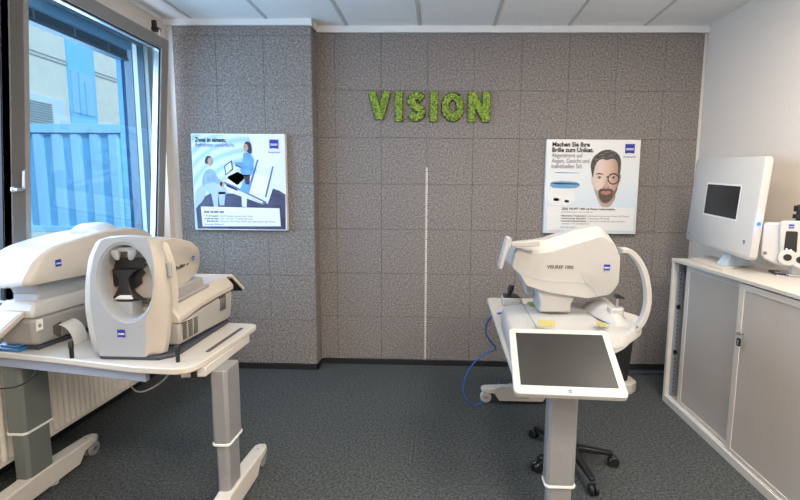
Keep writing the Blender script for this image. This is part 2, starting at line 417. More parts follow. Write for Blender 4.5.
# ---- outside
bm = B(); box(bm, -60, -2.6, -30, 60, -.75, -.7); struct('ground', bm, M['asphalt'])
fac = thing('facade_building', 'cream office building with blue window bays seen through the window', 'building', (-13, 12, -.7))
bm = B(); box(bm, -3, 0, -30, 40, 0, 12); obj('outer_wall', bm, M['facade'], fac)
bm = B()
for z in (6.5, 10.2): box(bm, 0, .02, -30, 40, z, z+.05); box(bm, 0, .02, -30, 40, z+.12, z+.16)
for y in (-7, 4.6): box(bm, 0, .03, y, y+.05, 0, 12)
obj('joint_line', bm, M['joint'], fac)
for y0 in (.15, -12, 9.5):
    bm = B(); box(bm, -.01, .06, y0, y0+1.25, 1, 12); e = obj('window_bay', bm, M['facblue'], fac)
    bm = B(); box(bm, .06, .09, y0+.08, y0+1.1, 4.95, 6.4); obj('pane', bm, M['facglass'], e)
    bm = B(); box(bm, .09, .12, y0+.38, y0+.43, 4.95, 6.4); box(bm, .09, .12, y0+.66, y0+.72, 4.95, 6.1); obj('mullion', bm, M['facblue'], e)
ac = thing('air_conditioner', 'grey louvred air unit standing against the cream building above the blue container', 'air conditioner', (-12.9, 11.0, 2.4))
bm = B(); box(bm, -.09, .1, -1.3, .75, 0, 2.15); obj('casing', bm, M['winwhite'], ac, bevel=.02)
bm = B()
for k in range(12): box(bm, .1, .13, -1.2, .15, 1.0+.08*k, 1.04+.08*k)
obj('grille', bm, M['joint'], ac)
ct = thing('blue_container', 'light blue corrugated container outside the window', 'container', (-8.3, 5.0, -.7))
YC = 5.0
a = at(-60, 133, Y=YC); b_ = at(120, 133, Y=YC); zt = at(80, 124, Y=YC).z+.7; zr = at(80, 133, Y=YC).z+.7; zb = at(60, 226, Y=YC).z+.7
xl, xr = a.x+8.3, b_.x+8.3
bm = B(); box(bm, xl, xr, .06, 2.3, zb-.1, zt-.02); obj('body', bm, M['cont_shade'], ct)
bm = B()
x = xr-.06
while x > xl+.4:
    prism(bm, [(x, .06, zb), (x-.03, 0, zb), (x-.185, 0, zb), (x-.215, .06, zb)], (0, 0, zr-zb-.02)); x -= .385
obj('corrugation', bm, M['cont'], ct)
bm = B(); box(bm, xl, xr+.03, -.03, 2.3, zr, zt); obj('rail', bm, M['cont'], ct, bevel=.01)
bm = B(); box(bm, xl, xr+.03, -.03, .1, zb-.12, zb); obj('rail', bm, M['cont'], ct, bevel=.01)
# ---- radiator
rad = thing('radiator', 'cream ribbed panel radiator under the window', 'radiator', (-2.09, -1.9, .165))
bm = B(); box(bm, -.06, 0, -1.3, 1.14, 0, .60); obj('panel', bm, M['radiator'], rad, bevel=.006)
bm = B(); y = -1.27
while y < 1.12:
    prism(bm, [(0, y, .03), (.010, y+.008, .03), (.010, y+.020, .03), (0, y+.028, .03)], (0, 0, .54)); y += .04
obj('rib', bm, M['radiator'], rad, smooth=60)
bm = B(); box(bm, -.205, -.06, -.9, -.86, .05, .12); obj('wall_bracket', bm, M['radiator'], rad)
bm = B(); box(bm, -.205, -.06, .8, .84, .05, .12); obj('wall_bracket', bm, M['radiator'], rad)

# ================================================================== WALL ITEMS
# height scale on the wall
ms = thing('measuring_strip', 'thin white measuring strip with tick marks running up the felt wall', 'ruler', (0, -.001, .05))
bm = B(); box(bm, -.009, .009, -.003, 0, 0, 1.745); obj('strip', bm, mat('scale_white', (.66, .64, .60), .5), ms)
bm = B()
for k in range(87): box(bm, -.009, .002 if k % 5 else .009, -.0036, -.003, .01+.02*k, .016+.02*k)
obj('tick_marks', bm, mat('scale_ink', (.25, .17, .13), .6), ms)

# moss letters
def LX(px): return -.509+(px-368)*.008569
ZB, ZT = 2.185, 2.437; LH = ZT-ZB
SW = .072
def arc(cx, cz, rx, rz, a0, a1, n=14): return [(cx+rx*math.cos(R(a0+(a1-a0)*k/n)), cz+rz*math.sin(R(a0+(a1-a0)*k/n))) for k in range(n+1)]
def letter(ch, x0, x1, label):
    w = x1-x0; h = LH; s = SW/2
    if ch == 'V': st = [[(s, h-.004), (w/2, s*.6)], [(w-s, h-.004), (w/2, s*.6)]]
    elif ch == 'I': st = [[(w/2, 0), (w/2, h)]]
    elif ch == 'N': st = [[(s, 0), (s, h)], [(w-s, 0), (w-s, h)], [(s, h-s*.5), (w-s, s*.5)]]
    elif ch == 'O': st = [arc(w/2, h/2, w/2-s, h/2-s, 0, 360, 28)]
    else:
        st = [arc(w/2, h-s-.032, w/2-s, .032+.002, 20, 200, 10)[0:] + [(s+.012, h*.58), (w*.5, h*.50), (w-s-.006, h*.40)] + arc(w/2, s+.034, w/2-s, .034, 20, -160, 10)]
        st = [[(w-s, h-s-.022), (w*.62, h-s), (w*.42, h-s), (s+.004, h-s-.022), (s+.008, h*.60), (w*.5, h*.505), (w-s-.004, h*.38), (w-s-.002, s+.030), (w*.6, s), (w*.4, s), (s-.002, s+.022)]]
    t = thing('moss_letter', label, 'letter', (x0, -.0, ZB), group='moss letters of the wall word')
    bm = B()
    for line in st:
        for (ax, az), (bx, bz) in zip(line[:-1], line[1:]):
            d = V(bx-ax, 0, bz-az); L = d.length; u = d.normalized(); nrm = V(-u.z, 0, u.x)*s*.97
            A = V(ax, 0, az); C = V(bx, 0, bz)
            if len(line) > 2: A -= u*.008; C += u*.008
            prism(bm, [A-nrm, C-nrm, C+nrm, A+nrm], (0, -.022, 0))
    obj('letter_backing', bm, M['moss_shade'], t)
    bm = B()
    for line in st:
        for (ax, az), (bx, bz) in zip(line[:-1], line[1:]):
            L = math.hypot(bx-ax, bz-az); n = max(6, int(L*SW/.00004))
            ux, uz = (bx-ax)/L, (bz-az)/L
            for _ in range(n):
                q = random.random()*L; e = (random.random()*2-1)*(s-.008)
                px_, pz_ = ax+ux*q-uz*e, az+uz*q+ux*e
                if not (0.004 < pz_ < h-.004): pz_ = min(max(pz_, .006), h-.006)
                rr = random.uniform(.005, .009)
                edge = 1-(abs(e)/s)**3
                mm = Matrix.Translation((px_, -.018-.008*edge-random.uniform(0, .006), pz_)) @ Matrix.Rotation(random.random()*6, 4, 'Y') @ Matrix.Diagonal((rr, rr*.8, rr*random.uniform(.6, 1.1), 1))
                bmesh.ops.create_icosphere(bm, subdivisions=1, radius=1, matrix=mm)
    obj('moss', bm, M['moss'], t, smooth=80)
for ch, a, b_, lab in (('V', 367.6, 391.2, 'green moss letter V, first of the wall word'), ('I', 394.6, 403.4, 'green moss letter I between the V and the S'),
                     ('S', 406.4, 426.6, 'green moss letter S on the grey felt wall'), ('I', 430, 438.4, 'green moss letter I between the S and the O'),
                     ('O', 441.4, 464.6, 'green moss letter O on the grey felt wall'), ('N', 467.8, 490.6, 'green moss letter N, last of the wall word')):
    letter(ch, LX(a), LX(b_), lab)

# ---- posters
def flat(bm, pts, layer, mi=0, ox=0, oz=0):
    """printed shape lying on the board; pts in 0..1 of the board"""
    vs = [bm.verts.new((x*PW-PW/2, -.0502-.0003*layer, (1-z)*PH)) for x, z in pts]
    f = bm.faces.new(vs); f.material_index = mi
PW, PH = .805, .80
def sm(pts, n=5): return [(p.x, p.y) for p in cyc([V(a, b, 0) for a, b in pts], n)]
def poster(label, loc, pw, ph):
    t = thing('poster', label, 'poster', loc)
    bm = B(); box(bm, -pw/2, pw/2, -.05, 0, 0, ph); obj('board', bm, M['paper'], t, bevel=.003)
    return t
def ptext(t, s, x, z, size, m_, bold=0, width=None, name='printed_line', align='LEFT'):
    mx = place_mx((x*PW-PW/2, -.0546, (1-z)*PH), (1, 0, 0), (0, 0, 1))
    return text(name, s, size, m_, t, mx, bold=bold, width=None if width is None else width*PW, extrude=.0002, align=align)
# left poster : pixel frame 191.5..288 x 134..229 on the pillar
p0 = at(195.3, 229.5, Y=-.208); p1 = at(284.6, 134, Y=-.208)
PW, PH = p1.x-p0.x, p1.z-p0.z
t = poster('poster of two people at a desk instrument before pale blue waves', ((p0.x+p1.x)/2, -.158, p0.z), PW, PH)
skin = (.50, .27, .20)
pm = [waves('poster_waves', (.38, .55, .75), (.52, .67, .82), (.66, .77, .87), 3.8, (-.10, 0, -.10)),
      mat('print_dark_floor', (.05, .05, .11), .5, noise=.4, nscale=15), mat('print_pale', (.70, .75, .82), .5), mat('print_blue_shirt', (.13, .33, .60), .5, noise=.2, nscale=20),
      mat('print_skin', skin, .5), mat('print_hair', (.03, .02, .03), .5), mat('print_grey_shirt', (.25, .38, .52), .5, noise=.2, nscale=20), mat('print_steel_blue', (.08, .15, .30), .5),
      M['paper'], mat('print_trousers', (.42, .52, .66), .5), mat('print_white_wall', (.76, .78, .84), .5)]
bm = B()
flat(bm, [(.008, .01), (.992, .01), (.992, .99), (.008, .99)], 0, 0)
flat(bm, [(.62, .01), (.992, .01), (.992, .62), (.72, .55), (.68, .3)], 1, 10)
flat(bm, [(.02, .78), (.10, .66), (.22, .60), (.45, .62), (.75, .62), (.88, .55), (.992, .62), (.985, .99), (.03, .99)], 2, 1)
flat(bm, [(.60, .64), (.72, .34), (.86, .34), (.992, .18), (.992, .60), (.86, .56), (.80, .72)], 3, 2)
flat(bm, [(.62, .40), (.82, .43), (.80, .66), (.60, .58)], 4, 8)
flat(bm, [(.70, .26), (.715, .265), (.60, .62), (.58, .60)], 5, 7); flat(bm, [(.86, .33), (.875, .335), (.77, .72), (.755, .70)], 5, 7)
flat(bm, [(.30, .50), (.36, .47), (.80, .66), (.76, .73), (.30, .57)], 6, 10); flat(bm, [(.30, .505), (.34, .49), (.79, .70), (.76, .73)], 7, 7)
flat(bm, [(.32, .52), (.34, .51), (.75, .70), (.745, .715)], 8, 10)
flat(bm, [(.52, .62), (.58, .64), (.57, .76), (.52, .75)], 7, 2); flat(bm, [(.19, .60), (.27, .60), (.26, .78), (.22, .78)], 7, 9)
flat(bm, [(.38, .44), (.50, .38), (.58, .44), (.48, .55), (.36, .50)], 8, 8); flat(bm, [(.36, .50), (.48, .55), (.48, .59), (.36, .54)], 8, 7)
flat(bm, [(.345, .33), (.43, .27), (.44, .37), (.355, .43)], 9, 5); flat(bm, [(.355, .335), (.42, .29), (.428, .36), (.365, .415)], 10, 2)
flat(bm, [(.35, .44), (.44, .36), (.58, .44), (.48, .53)], 8, 2); flat(bm, [(.50, .58), (.57, .45), (.64, .50), (.60, .62)], 9, 3)
# standing woman
flat(bm, sm([(.56, .20), (.62, .20), (.66, .28), (.64, .42), (.54, .42), (.52, .35), (.55, .26)]), 10, 3)
flat(bm, [(.55, .42), (.62, .42), (.61, .52), (.57, .52)], 10, 5)
flat(bm, sm([(.56, .14), (.59, .08), (.64, .10), (.645, .19), (.62, .20)]), 11, 5); flat(bm, sm([(.563, .12), (.575, .105), (.60, .11), (.61, .15), (.59, .18), (.57, .175)]), 12, 4)
flat(bm, [(.54, .29), (.565, .30), (.51, .35), (.46, .30), (.47, .29)], 12, 3); flat(bm, [(.46, .31), (.53, .34), (.53, .35), (.47, .33)], 13, 5)
# seated man
flat(bm, sm([(.13, .40), (.20, .36), (.25, .42), (.24, .55), (.14, .56), (.10, .50)]), 10, 6)
flat(bm, [(.13, .52), (.26, .50), (.36, .56), (.38, .62), (.22, .63), (.12, .58)], 11, 9); flat(bm, [(.27, .60), (.35, .60), (.33, .74), (.28, .74)], 11, 9)
flat(bm, [(.24, .42), (.32, .50), (.31, .54), (.22, .49)], 12, 6); flat(bm, sm([(.30, .50), (.34, .50), (.33, .55), (.30, .54)]), 12, 4)
flat(bm, sm([(.14, .28), (.16, .235), (.20, .23), (.215, .26), (.19, .30), (.15, .31)]), 11, 5); flat(bm, sm([(.175, .265), (.20, .245), (.222, .27), (.225, .30), (.20, .33), (.175, .31)]), 12, 4)
flat(bm, sm([(.08, .54), (.14, .54), (.12, .66), (.04, .74), (.02, .62)]), 9, 9)
flat(bm, [(.075, .755), (.925, .765), (.935, .955), (.085, .965)], 12, 8)
obj('printed_picture', bm, pm, t)
ptext(t, 'Zwei in einem:', .045, .085, .052, M['ink'], .028, .33); ptext(t, 'Refraktion vereinfacht.', .045, .135, .046, M['inkgrey'], 0, .42)
o = ptext(t, 'ZEISS VISUREF 1000', .105, .822, .026, M['ink'], .03, .22)
for k, (a, b_) in enumerate((('• Kompakt:', 'zwei Messungen mit nur einem Gerät'), ('• Schnell und präzise:', 'mit einem Tastendruck'), ('• Einfach:', 'verbindet alle Daten direkt mit dem System der Praxis'))):
    ptext(t, a, .105, .860+.028*k, .021, M['ink'], .02, .16); ptext(t, b_, .275, .860+.028*k, .021, M['inkgrey'], 0, (.36, .36, .60)[k])
ptext(t, 'www.zeiss.de/visuref', .105, .948, .020, M['inkblue'], .01, .21)
logo(t, (.885*PW-PW/2, -.0546, .895*PH), (1, 0, 0), (0, 0, 1), .075)
ptext(t, 'Seeing beyond', .885, .195, .022, M['inkgrey'], .01, .125, align='CENTER')

# right poster
p0 = at(545, 231.5, Y=-.05); p1 = at(639, 140, Y=-.05)
p1 = at(638.5, 139.5, Y=-.05)
p0 = at(543.5, 233, Y=-.05); PW, PH = at(639.5, 140, Y=-.05).x-at(545.5, 140, Y=-.05).x, at(600, 139.5, Y=-.05).z-p0.z
t = poster('poster with the face of a bearded man in round glasses', (p0.x+PW/2, 0, p0.z), PW, PH)
pm = [ramp_z('poster_haze', [(0, (.56, .64, .72)), (.35, (.62, .70, .78)), (.62, (.70, .74, .76)), (1, (.76, .76, .75))], 0, PH),
      mat('print_skin_light', (.66, .50, .42), .5, noise=.12, nscale=9), mat('print_hair_grey', (.055, .052, .055), .5, noise=.7, nscale=60), mat('print_beard', (.10, .065, .055), .5, noise=.5, nscale=70),
      M['ink'], mat('print_device_blue', (.12, .30, .52), .5), M['paper'], mat('print_lips', (.46, .20, .17), .5), mat('print_box', (.74, .75, .75), .5), mat('print_shadow_skin', (.42, .25, .19), .5),
      mat('print_glint', (.45, .75, .95), .5)]
def ramp_x(name, stops, x0, x1, noise=0):
    m_ = mat(name, stops[0][1], .5); nt = m_.node_tree
    tc = [n for n in nt.nodes if n.type == 'TEX_COORD'][0]
    sp = nt.nodes.new('ShaderNodeSeparateXYZ'); nt.links.new(tc.outputs['Object'], sp.inputs[0])
    mr = nt.nodes.new('ShaderNodeMapRange'); mr.inputs[1].default_value = x0; mr.inputs[2].default_value = x1
    nt.links.new(sp.outputs['X'], mr.inputs[0])
    cr = nt.nodes.new('ShaderNodeValToRGB'); el = cr.color_ramp.elements
    el[0].color = (*stops[0][1], 1); el[1].color = (*stops[-1][1], 1); el[0].position = stops[0][0]; el[1].position = stops[-1][0]
    for p, c in stops[1:-1]: e = el.new(p); e.color = (*c, 1)
    nt.links.new(mr.outputs[0], cr.inputs['Fac']); nt.links.new(cr.outputs['Color'], nt.nodes['Principled BSDF'].inputs['Base Color'])
    return m_
fx = lambda u: u*PW-PW/2
pm[1] = ramp_x('print_skin_light', [(0, (.60, .50, .46)), (.3, (.70, .56, .49)), (.62, (.62, .44, .36)), (.85, (.45, .28, .21)), (1, (.36, .22, .17))], fx(.50), fx(.79))
pm.append(ramp_x('print_stubble', [(0, (.42, .38, .38)), (.4, (.28, .22, .21)), (1, (.17, .11, .10))], fx(.52), fx(.78)))
pm.append(ramp_x('print_shade_skin', [(0, (.60, .46, .41)), (1, (.38, .23, .17))], fx(.52), fx(.78)))
bm = B()
flat(bm, [(.006, .006), (.994, .006), (.994, .994), (.006, .994)], 0, 0)
for (x0, x1, z0, z1, mi) in ((.12, .34, .345, .355, 5), (.08, .34, .445, .51, 5), (.10, .34, .46, .472, 10), (.06, .30, .53, .68, 8), (.10, .15, .62, .65, 2), (.22, .26, .64, .665, 2)):
    flat(bm, sm([(x0, z0), (x1, z0+.005), (x1, z1), (x0, z1)], 3), 1 if mi != 8 else 1, mi)
flat(bm, sm([(.565, .58), (.60, .69), (.66, .72), (.72, .69), (.755, .58)]), 2, 12)
flat(bm, sm([(.505, .26), (.508, .42), (.525, .52), (.555, .60), (.60, .655), (.655, .675), (.705, .655), (.745, .60), (.775, .51), (.788, .42), (.79, .26), (.72, .17), (.58, .17)]), 3, 1)
flat(bm, sm([(.785, .37), (.806, .37), (.803, .43), (.785, .475), (.775, .47)]), 4, 9); flat(bm, sm([(.508, .38), (.49, .38), (.494, .44), (.512, .48)]), 4, 1)
# stubble, beard, moustache
flat(bm, sm([(.512, .44), (.53, .50), (.56, .535), (.60, .52), (.655, .512), (.71, .52), (.745, .535), (.772, .49), (.786, .43), (.775, .53), (.742, .605), (.70, .658), (.655, .676), (.605, .658), (.558, .60), (.53, .53)]), 5, 11)
flat(bm, sm([(.575, .56), (.585, .525), (.62, .512), (.655, .518), (.69, .512), (.725, .525), (.735, .56), (.725, .61), (.69, .655), (.655, .668), (.62, .655), (.585, .61)]), 6, 3)
flat(bm, sm([(.60, .552), (.63, .542), (.655, .547), (.68, .542), (.71, .553), (.69, .572), (.655, .58), (.62, .572)]), 7, 7)
flat(bm, sm([(.605, .556), (.655, .560), (.705, .556), (.655, .564)]), 8, 3)
# nose, cheeks
flat(bm, sm([(.645, .40), (.64, .46), (.615, .492), (.63, .508), (.655, .512), (.68, .508), (.695, .492), (.672, .46), (.668, .40), (.66, .43)]), 6, 12)
flat(bm, sm([(.628, .500), (.645, .505), (.64, .510), (.628, .508)]), 7, 3); flat(bm, sm([(.668, .505), (.685, .500), (.684, .508), (.672, .510)]), 7, 3)
# hair
flat(bm, sm([(.508, .40), (.488, .34), (.478, .26), (.50, .19), (.54, .15), (.59, .118), (.66, .105), (.72, .12), (.77, .155), (.798, .22), (.80, .31), (.788, .40), (.775, .34), (.768, .27), (.745, .215), (.70, .20), (.65, .215), (.60, .205), (.555, .225), (.53, .27), (.515, .33)]), 7, 2)
for (x0, z0, dx) in ((.52, .22, .05), (.56, .17, .06), (.61, .145, .06), (.67, .135, .05), (.72, .155, .04), (.58, .20, .05), (.66, .18, .05), (.50, .29, .02)):
    flat(bm, sm([(x0, z0), (x0+dx*.5, z0-.018), (x0+dx, z0-.004), (x0+dx*.5, z0-.010)]), 8, 13)
pm.append(mat('print_hair_light', (.20, .19, .19), .5))
# brows and eyes
flat(bm, sm([(.535, .368), (.565, .350), (.61, .358), (.618, .370), (.575, .364)]), 8, 2); flat(bm, sm([(.685, .370), (.695, .358), (.74, .350), (.77, .368), (.73, .364)]), 8, 2)
for cx in (.577, .728):
    flat(bm, sm([(cx-.03, .402), (cx, .387), (cx+.03, .402), (cx, .412)]), 8, 12); flat(bm, sm([(cx-.024, .402), (cx, .391), (cx+.024, .402), (cx, .409)]), 9, 8)
    flat(bm, sm([(cx-.011, .392), (cx+.011, .392), (cx+.011, .409), (cx-.011, .409)]), 10, 3); flat(bm, sm([(cx-.03, .399), (cx, .384), (cx+.03, .399), (cx, .392)]), 11, 2)
n = 24
ring = [(.728+.064*math.cos(2*PI*k/n), .412+.060*math.sin(2*PI*k/n)) for k in range(n)]; ring2 = [(.728+.052*math.cos(2*PI*k/n), .412+.048*math.sin(2*PI*k/n)) for k in range(n)]
for k in range(n):
    j = (k+1) % n; flat(bm, [ring[k], ring[j], ring2[j], ring2[k]], 12, 4)
flat(bm, [(.650, .388), (.668, .383), (.670, .398), (.650, .400)], 12, 4); flat(bm, [(.788, .395), (.803, .385), (.803, .395), (.788, .405)], 12, 4)
flat(bm, [(.03, .715), (.97, .715), (.97, .965), (.03, .965)], 12, 8)
obj('printed_picture', bm, pm, t)
for k, (s, wd, bo, m_) in enumerate((('Machen Sie Ihre', .40, .03, 'ink'), ('Brille zum Unikat.', .44, .03, 'ink'), ('Abgestimmt auf', .33, 0, 'inkgrey'), ('Augen, Gesicht und', .405, 0, 'inkgrey'), ('individuellen Stil.', .33, .005, 'inkgrey'))):
    ptext(t, s, .055, .075+.057*k, .052, M[m_], bo, wd)
ptext(t, 'ZEISS VISUFIT 1000 mit Frame Customization', .185, .745, .026, M['ink'], .03, .58)
ptext(t, 'Jede Brille passt sich perfekt an', .185, .775, .020, M['inkgrey'], 0, .34)
for k, (a, b_) in enumerate((('• Maximierter Tragekomfort:', 'individuelle Anpassung an Nase und Gesicht'), ('• Herausragender Sehkomfort:', 'Technologie trifft Design'), ('• Einzigartiges Einkaufserlebnis:', 'in der neuen Vielfalt der Wunschbrillen'))):
    ptext(t, a, .175, .818+.028*k, .021, M['ink'], .02, .28); ptext(t, b_, .47, .818+.028*k, .020, M['inkgrey'], 0, (.45, .24, .40)[k])
ptext(t, 'entsteht in 3D am Bildschirm', .19, .902, .020, M['inkgrey'], 0, .30); ptext(t, 'www.zeiss.de/frames', .175, .94, .020, M['inkblue'], .01, .22)
logo(t, (.885*PW-PW/2, -.0546, .905*PH), (1, 0, 0), (0, 0, 1), .080)
ptext(t, 'Seeing beyond', .885, .185, .020, M['inkgrey'], .01, .13, align='CENTER')

# ================================================================== LEFT TABLE
TZ = .82
def rounded(pts, r, n=5):
    """outline with rounded corners; r one number or one per corner"""
    out = []; N = len(pts)
    for i in range(N):
        p = Vector(pts[i]); a = Vector(pts[i-1])-p; b = Vector(pts[(i+1) % N])-p
        rr = r[i] if isinstance(r, (list, tuple)) else r
        rr = min(rr, a.length*.48, b.length*.48)
        p1 = p+a.normalized()*rr; p2 = p+b.normalized()*rr
        for k in range(n+1):
            t_ = k/n; out.append((1-t_)**2*p1+2*t_*(1-t_)*p+t_*t_*p2)
    return out
def foot_beam(bm, L, horiz, w=.038, zh=.135, low=.025):
    """arched foot beam along local y (or x), casters under its thin ends"""
    secs = []
    prof = [(-.5, .096, .112, .012), (-.49, .092, .118, .6*w), (-.46, .090, .121, .92*w), (-.40, .086, .123, w), (-.33, .080, .125, w), (-.27, low, .128, w), (-.16, low, .130, w), (-.13, low, zh, w), (.13, low, zh, w), (.16, low, .130, w), (.27, low, .128, w), (.33, .080, .125, w), (.40, .086, .123, w), (.46, .090, .121, .92*w), (.49, .092, .118, .6*w), (.5, .096, .112, .012)]
    for l, z0, z1, ww in prof:
        s = [(-ww, z0), (ww, z0), (ww, z1-.006), (ww-.006, z1), (-ww+.006, z1), (-ww, z1-.006)]
        secs.append([V(l*L, a, z) if horiz else V(a, l*L, z) for a, z in s])
    loft(bm, secs)
def caster(parent, x, y, r=.042, wm='wheel', axis='X'):
    o = thing('caster', None, None, (x, y, 0)); o.parent = parent
    bm = B()
    for s in (-.014, .014):
        lathe(bm, [(0, -.009), (r*.86, -.009), (r, -.004), (r, .004), (r*.86, .009), (0, .009)], (s if axis == 'X' else 0, s if axis == 'Y' else 0, r), axis, 24)
    bm2 = B(); lathe(bm2, [(.010, 0), (.010, .04)], (0, 0, .055), 'Z', 10)
    lathe(bm2, [(0, -.025), (.014, -.025), (.014, .025), (0, .025)], (0, 0, r), axis, 14)
    # the caster is one mesh of wheels and stem
    me_ = obj('wheel', bm, M[wm], parent, bevel=.0015); me_.location = (x, y, 0)
    s_ = obj('fork', bm2, M['steel'], me_)
    bpy.data.objects.remove(o)
    return me_
def lift_column(parent, cx, cy, sx, sy, ztop, mats=('silver', 'silver_dark'), split=.40, name='lift_column'):
    e = None
    bm = B()
    def oct_(hx, hy, c=.014): return [(-hx+c, -hy), (hx-c, -hy), (hx, -hy+c), (hx, hy-c), (hx-c, hy), (-hx+c, hy), (-hx, hy-c), (-hx, -hy+c)]
    loft(bm, [[V(cx+a, cy+b, z) for a, b in oct_(sx/2, sy/2)] for z in (split, ztop)])
    for f in bm.faces:
        if f.normal.length == 0: f.normal_update()
    up_ = obj(name, bm, [M[mats[0]]], parent, bevel=.003)
    bm = B(); loft(bm, [[V(cx+a, cy+b, z) for a, b in oct_(sx/2-.009, sy/2-.009)] for z in (.10, split+.02)])
    obj('inner_stage', bm, M[mats[0]], up_, bevel=.003)
    bm = B(); loft(bm, [[V(cx+a, cy+b, z) for a, b in oct_(sx/2+.004, sy/2+.004)] for z in (split-.008, split+.004)])
    obj('collar', bm, M['trim'], up_, bevel=.002)
    return up_
lt = thing('instrument_table', 'white height-adjustable table by the window carrying two eye-measuring instruments', 'table', (-1.42, -1.95, 0))
O = lt.location
def loc(pts, o=O): return [Vector(p)-o for p in pts]
outl = [V(-2.05, -2.02, TZ-.03), V(-1.60, -2.10, TZ-.03), V(-1.2, -2.185, TZ-.03), V(-.935, -2.205, TZ-.03), V(-.915, -1.515, TZ-.03), V(-2.03, -1.44, TZ-.03)]
bm = B(); prism(bm, [p-O for p in rounded(outl, [.05, .02, .02, .11, .05, .05])], (0, 0, .03))
top = obj('tabletop', bm, M['table'], lt, bevel=.006, seg=3)
bm = B(); g0 = at(207, 352, Z=TZ); g1 = at(242, 328, Z=TZ)
d = (g1-g0).normalized(); s_ = V(d.y, -d.x, 0)*.011
prism(bm, [p-O for p in rounded([g0-s_, g1-s_, g1+s_, g0+s_], .009)], (0, 0, .0012)); obj('cable_slot', bm, M['vent'], top)
# underframe
bm = B(); prism(bm, [V(-2.0, -2.0, .735)-O, V(-1.17, -2.15, .735)-O, V(-1.17, -2.12, .735)-O, V(-2.0, -1.97, .735)-O], (0, 0, .055)); obj('cable_tray', bm, M['tray'], lt, bevel=.003)
bm = B(); prism(bm, [V(-1.03, -2.12, .745)-O, V(-.925, -2.10, .745)-O, V(-.925, -1.62, .745)-O, V(-1.03, -1.60, .745)-O], (0, 0, .045)); obj('support_bracket', bm, M['foot'], lt, bevel=.004)
bm = B(); box(bm, -2.0-O.x, -.95-O.x, -1.93-O.y, -1.83-O.y, .735, .79); obj('crossbeam', bm, M['silver_dark'], lt, bevel=.004)
bm = B(); box(bm, -.985-O.x, -.96-O.x, -2.12-O.y, -2.05-O.y, .745, .79); obj('clamp', bm, M['black'], lt, bevel=.004)
for cx, cy, fy, ms_ in ((-.905, -1.96, -1.935, ('silver', 'silver_dark')), (-1.955, -1.90, -1.87, ('greygreen', 'greygreen'))):
    wide = (.082, .15) if cx > -1.5 else (.10, .17)
    lift_column(lt, cx-O.x, cy-O.y, wide[0], wide[1], .745, ms_, .38)
    bm = B(); foot_beam(bm, .74, False); f_ = obj('foot', bm, M['foot'], lt, bevel=.003, seg=2); f_.location = (cx+.01-O.x, fy-O.y, 0)
    bm = B(); lathe(bm, [(0, 0), (.007, 0), (.007, .002), (0, .002)], (0, .30, .122), 'Z', 12); obj('bolt', bm, M['grey'], f_)
    caster(f_, 0, .332, .044, 'wheel', 'X'); caster(f_, 0, -.332, .044, 'wheel', 'X')
# pens standing on the table
for (px_, py_, lab) in ((178, 362, 'short black peg on the table beside the vented housing'), (72, 358, 'short black peg on the table beside the paper strip')):
    q = at(px_, py_, Z=TZ)
    bm = B(); lathe(bm, [(0, 0), (.008, 0), (.009, .004), (.009, .045), (.011, .047), (.011, .075), (.009, .078), (0, .078)], (0, 0, 0), 'Z', 16)
    o = obj('table_peg', bm, M['black'], smooth=40); o.location = (q.x, q.y, TZ); tag(o, lab, 'peg')

# ---------------- generic side-lofted shell
def shell(bm, secs, mi=0, cap=True): loft(bm, secs, mi, cap)
def pts_at(pix, X=None, Y=None, n=5, closed=True):
    return cyc([at(a, b, X=X, Y=Y) for a, b in pix], n, closed)

# ---------------- front instrument (patient ring faces the camera)
fd = thing('eye_analyser', 'cream and grey eye-measuring instrument with an oval face opening towards the camera', 'eye instrument', (-1.24, -1.85, TZ), R(-1.5))
FI = Matrix.Rotation(R(1.5), 4, 'Z') @ Matrix.Translation((1.24, 1.85, -TZ))
def L(p): return FI @ Vector(p)
def seclist(outline, planes):
    """outline (x,z) list; planes (y, scale_x, scale_z, dx, dz)"""
    cx = sum(p[0] for p in outline)/len(outline); cz = sum(p[1] for p in outline)/len(outline)
    return [[V(cx+(x-cx)*sx+dx, y, cz+(z-cz)*sz+dz) for x, z in outline] for y, sx, sz, dx, dz in planes]
# ring unit: outer outline & oval hole, both with N points
yF = -2.115
gg = [at(a, b, Y=yF) for a, b in ((125, 236.5), (101, 239), (94, 255), (90, 275), (90, 305), (95, 335), (99.5, 357), (124, 358.5), (148, 358), (144.5, 323), (151, 305), (154.5, 285), (153.5, 262), (148.5, 238))]
oo = [at(a, b, Y=yF+.045) for a, b in ((127, 235.5), (99, 238), (90, 258), (86.8, 285), (87, 310), (92, 338), (98, 358), (127, 360), (165, 358), (169, 335), (170, 300), (166, 265), (156, 238))]
N = 64
cen = at(125, 283, Y=yF)
def ray_outline(poly, c, N, corner=None):
    """points of the outline at N equal angles around c (x,z plane)"""
    P_ = [(p.x-c.x, p.z-c.z) for p in poly]; out = []
    for k in range(N):
        a = 2*PI*k/N; dx, dz = math.cos(a), math.sin(a); best = None
        for i in range(len(P_)):
            (x1, z1), (x2, z2) = P_[i], P_[(i+1) % len(P_)]
            den = dx*(z2-z1)-dz*(x2-x1)
            if abs(den) < 1e-9: continue
            t = (x1*(z2-z1)-z1*(x2-x1))/den; s = (x1*dz-z1*dx)/den
            if t > 0 and -1e-6 <= s <= 1+1e-6 and (best is None or t > best): best = t
        out.append((c.x+dx*best, c.z+dz*best))
    return out
out2 = ray_outline(rounded(oo, .03, 3), cen, N); gin = ray_outline(rounded(gg, .012, 3), cen, N)
mid2 = [(a[0]*.45+b[0]*.55, a[1]*.45+b[1]*.55) for a, b in zip(gin, out2)]
rxh, rzh = (at(152.5, 283, Y=yF).x-at(98, 283, Y=yF).x)/2, (at(125, 244.5, Y=yF).z-at(125, 322, Y=yF).z)/2
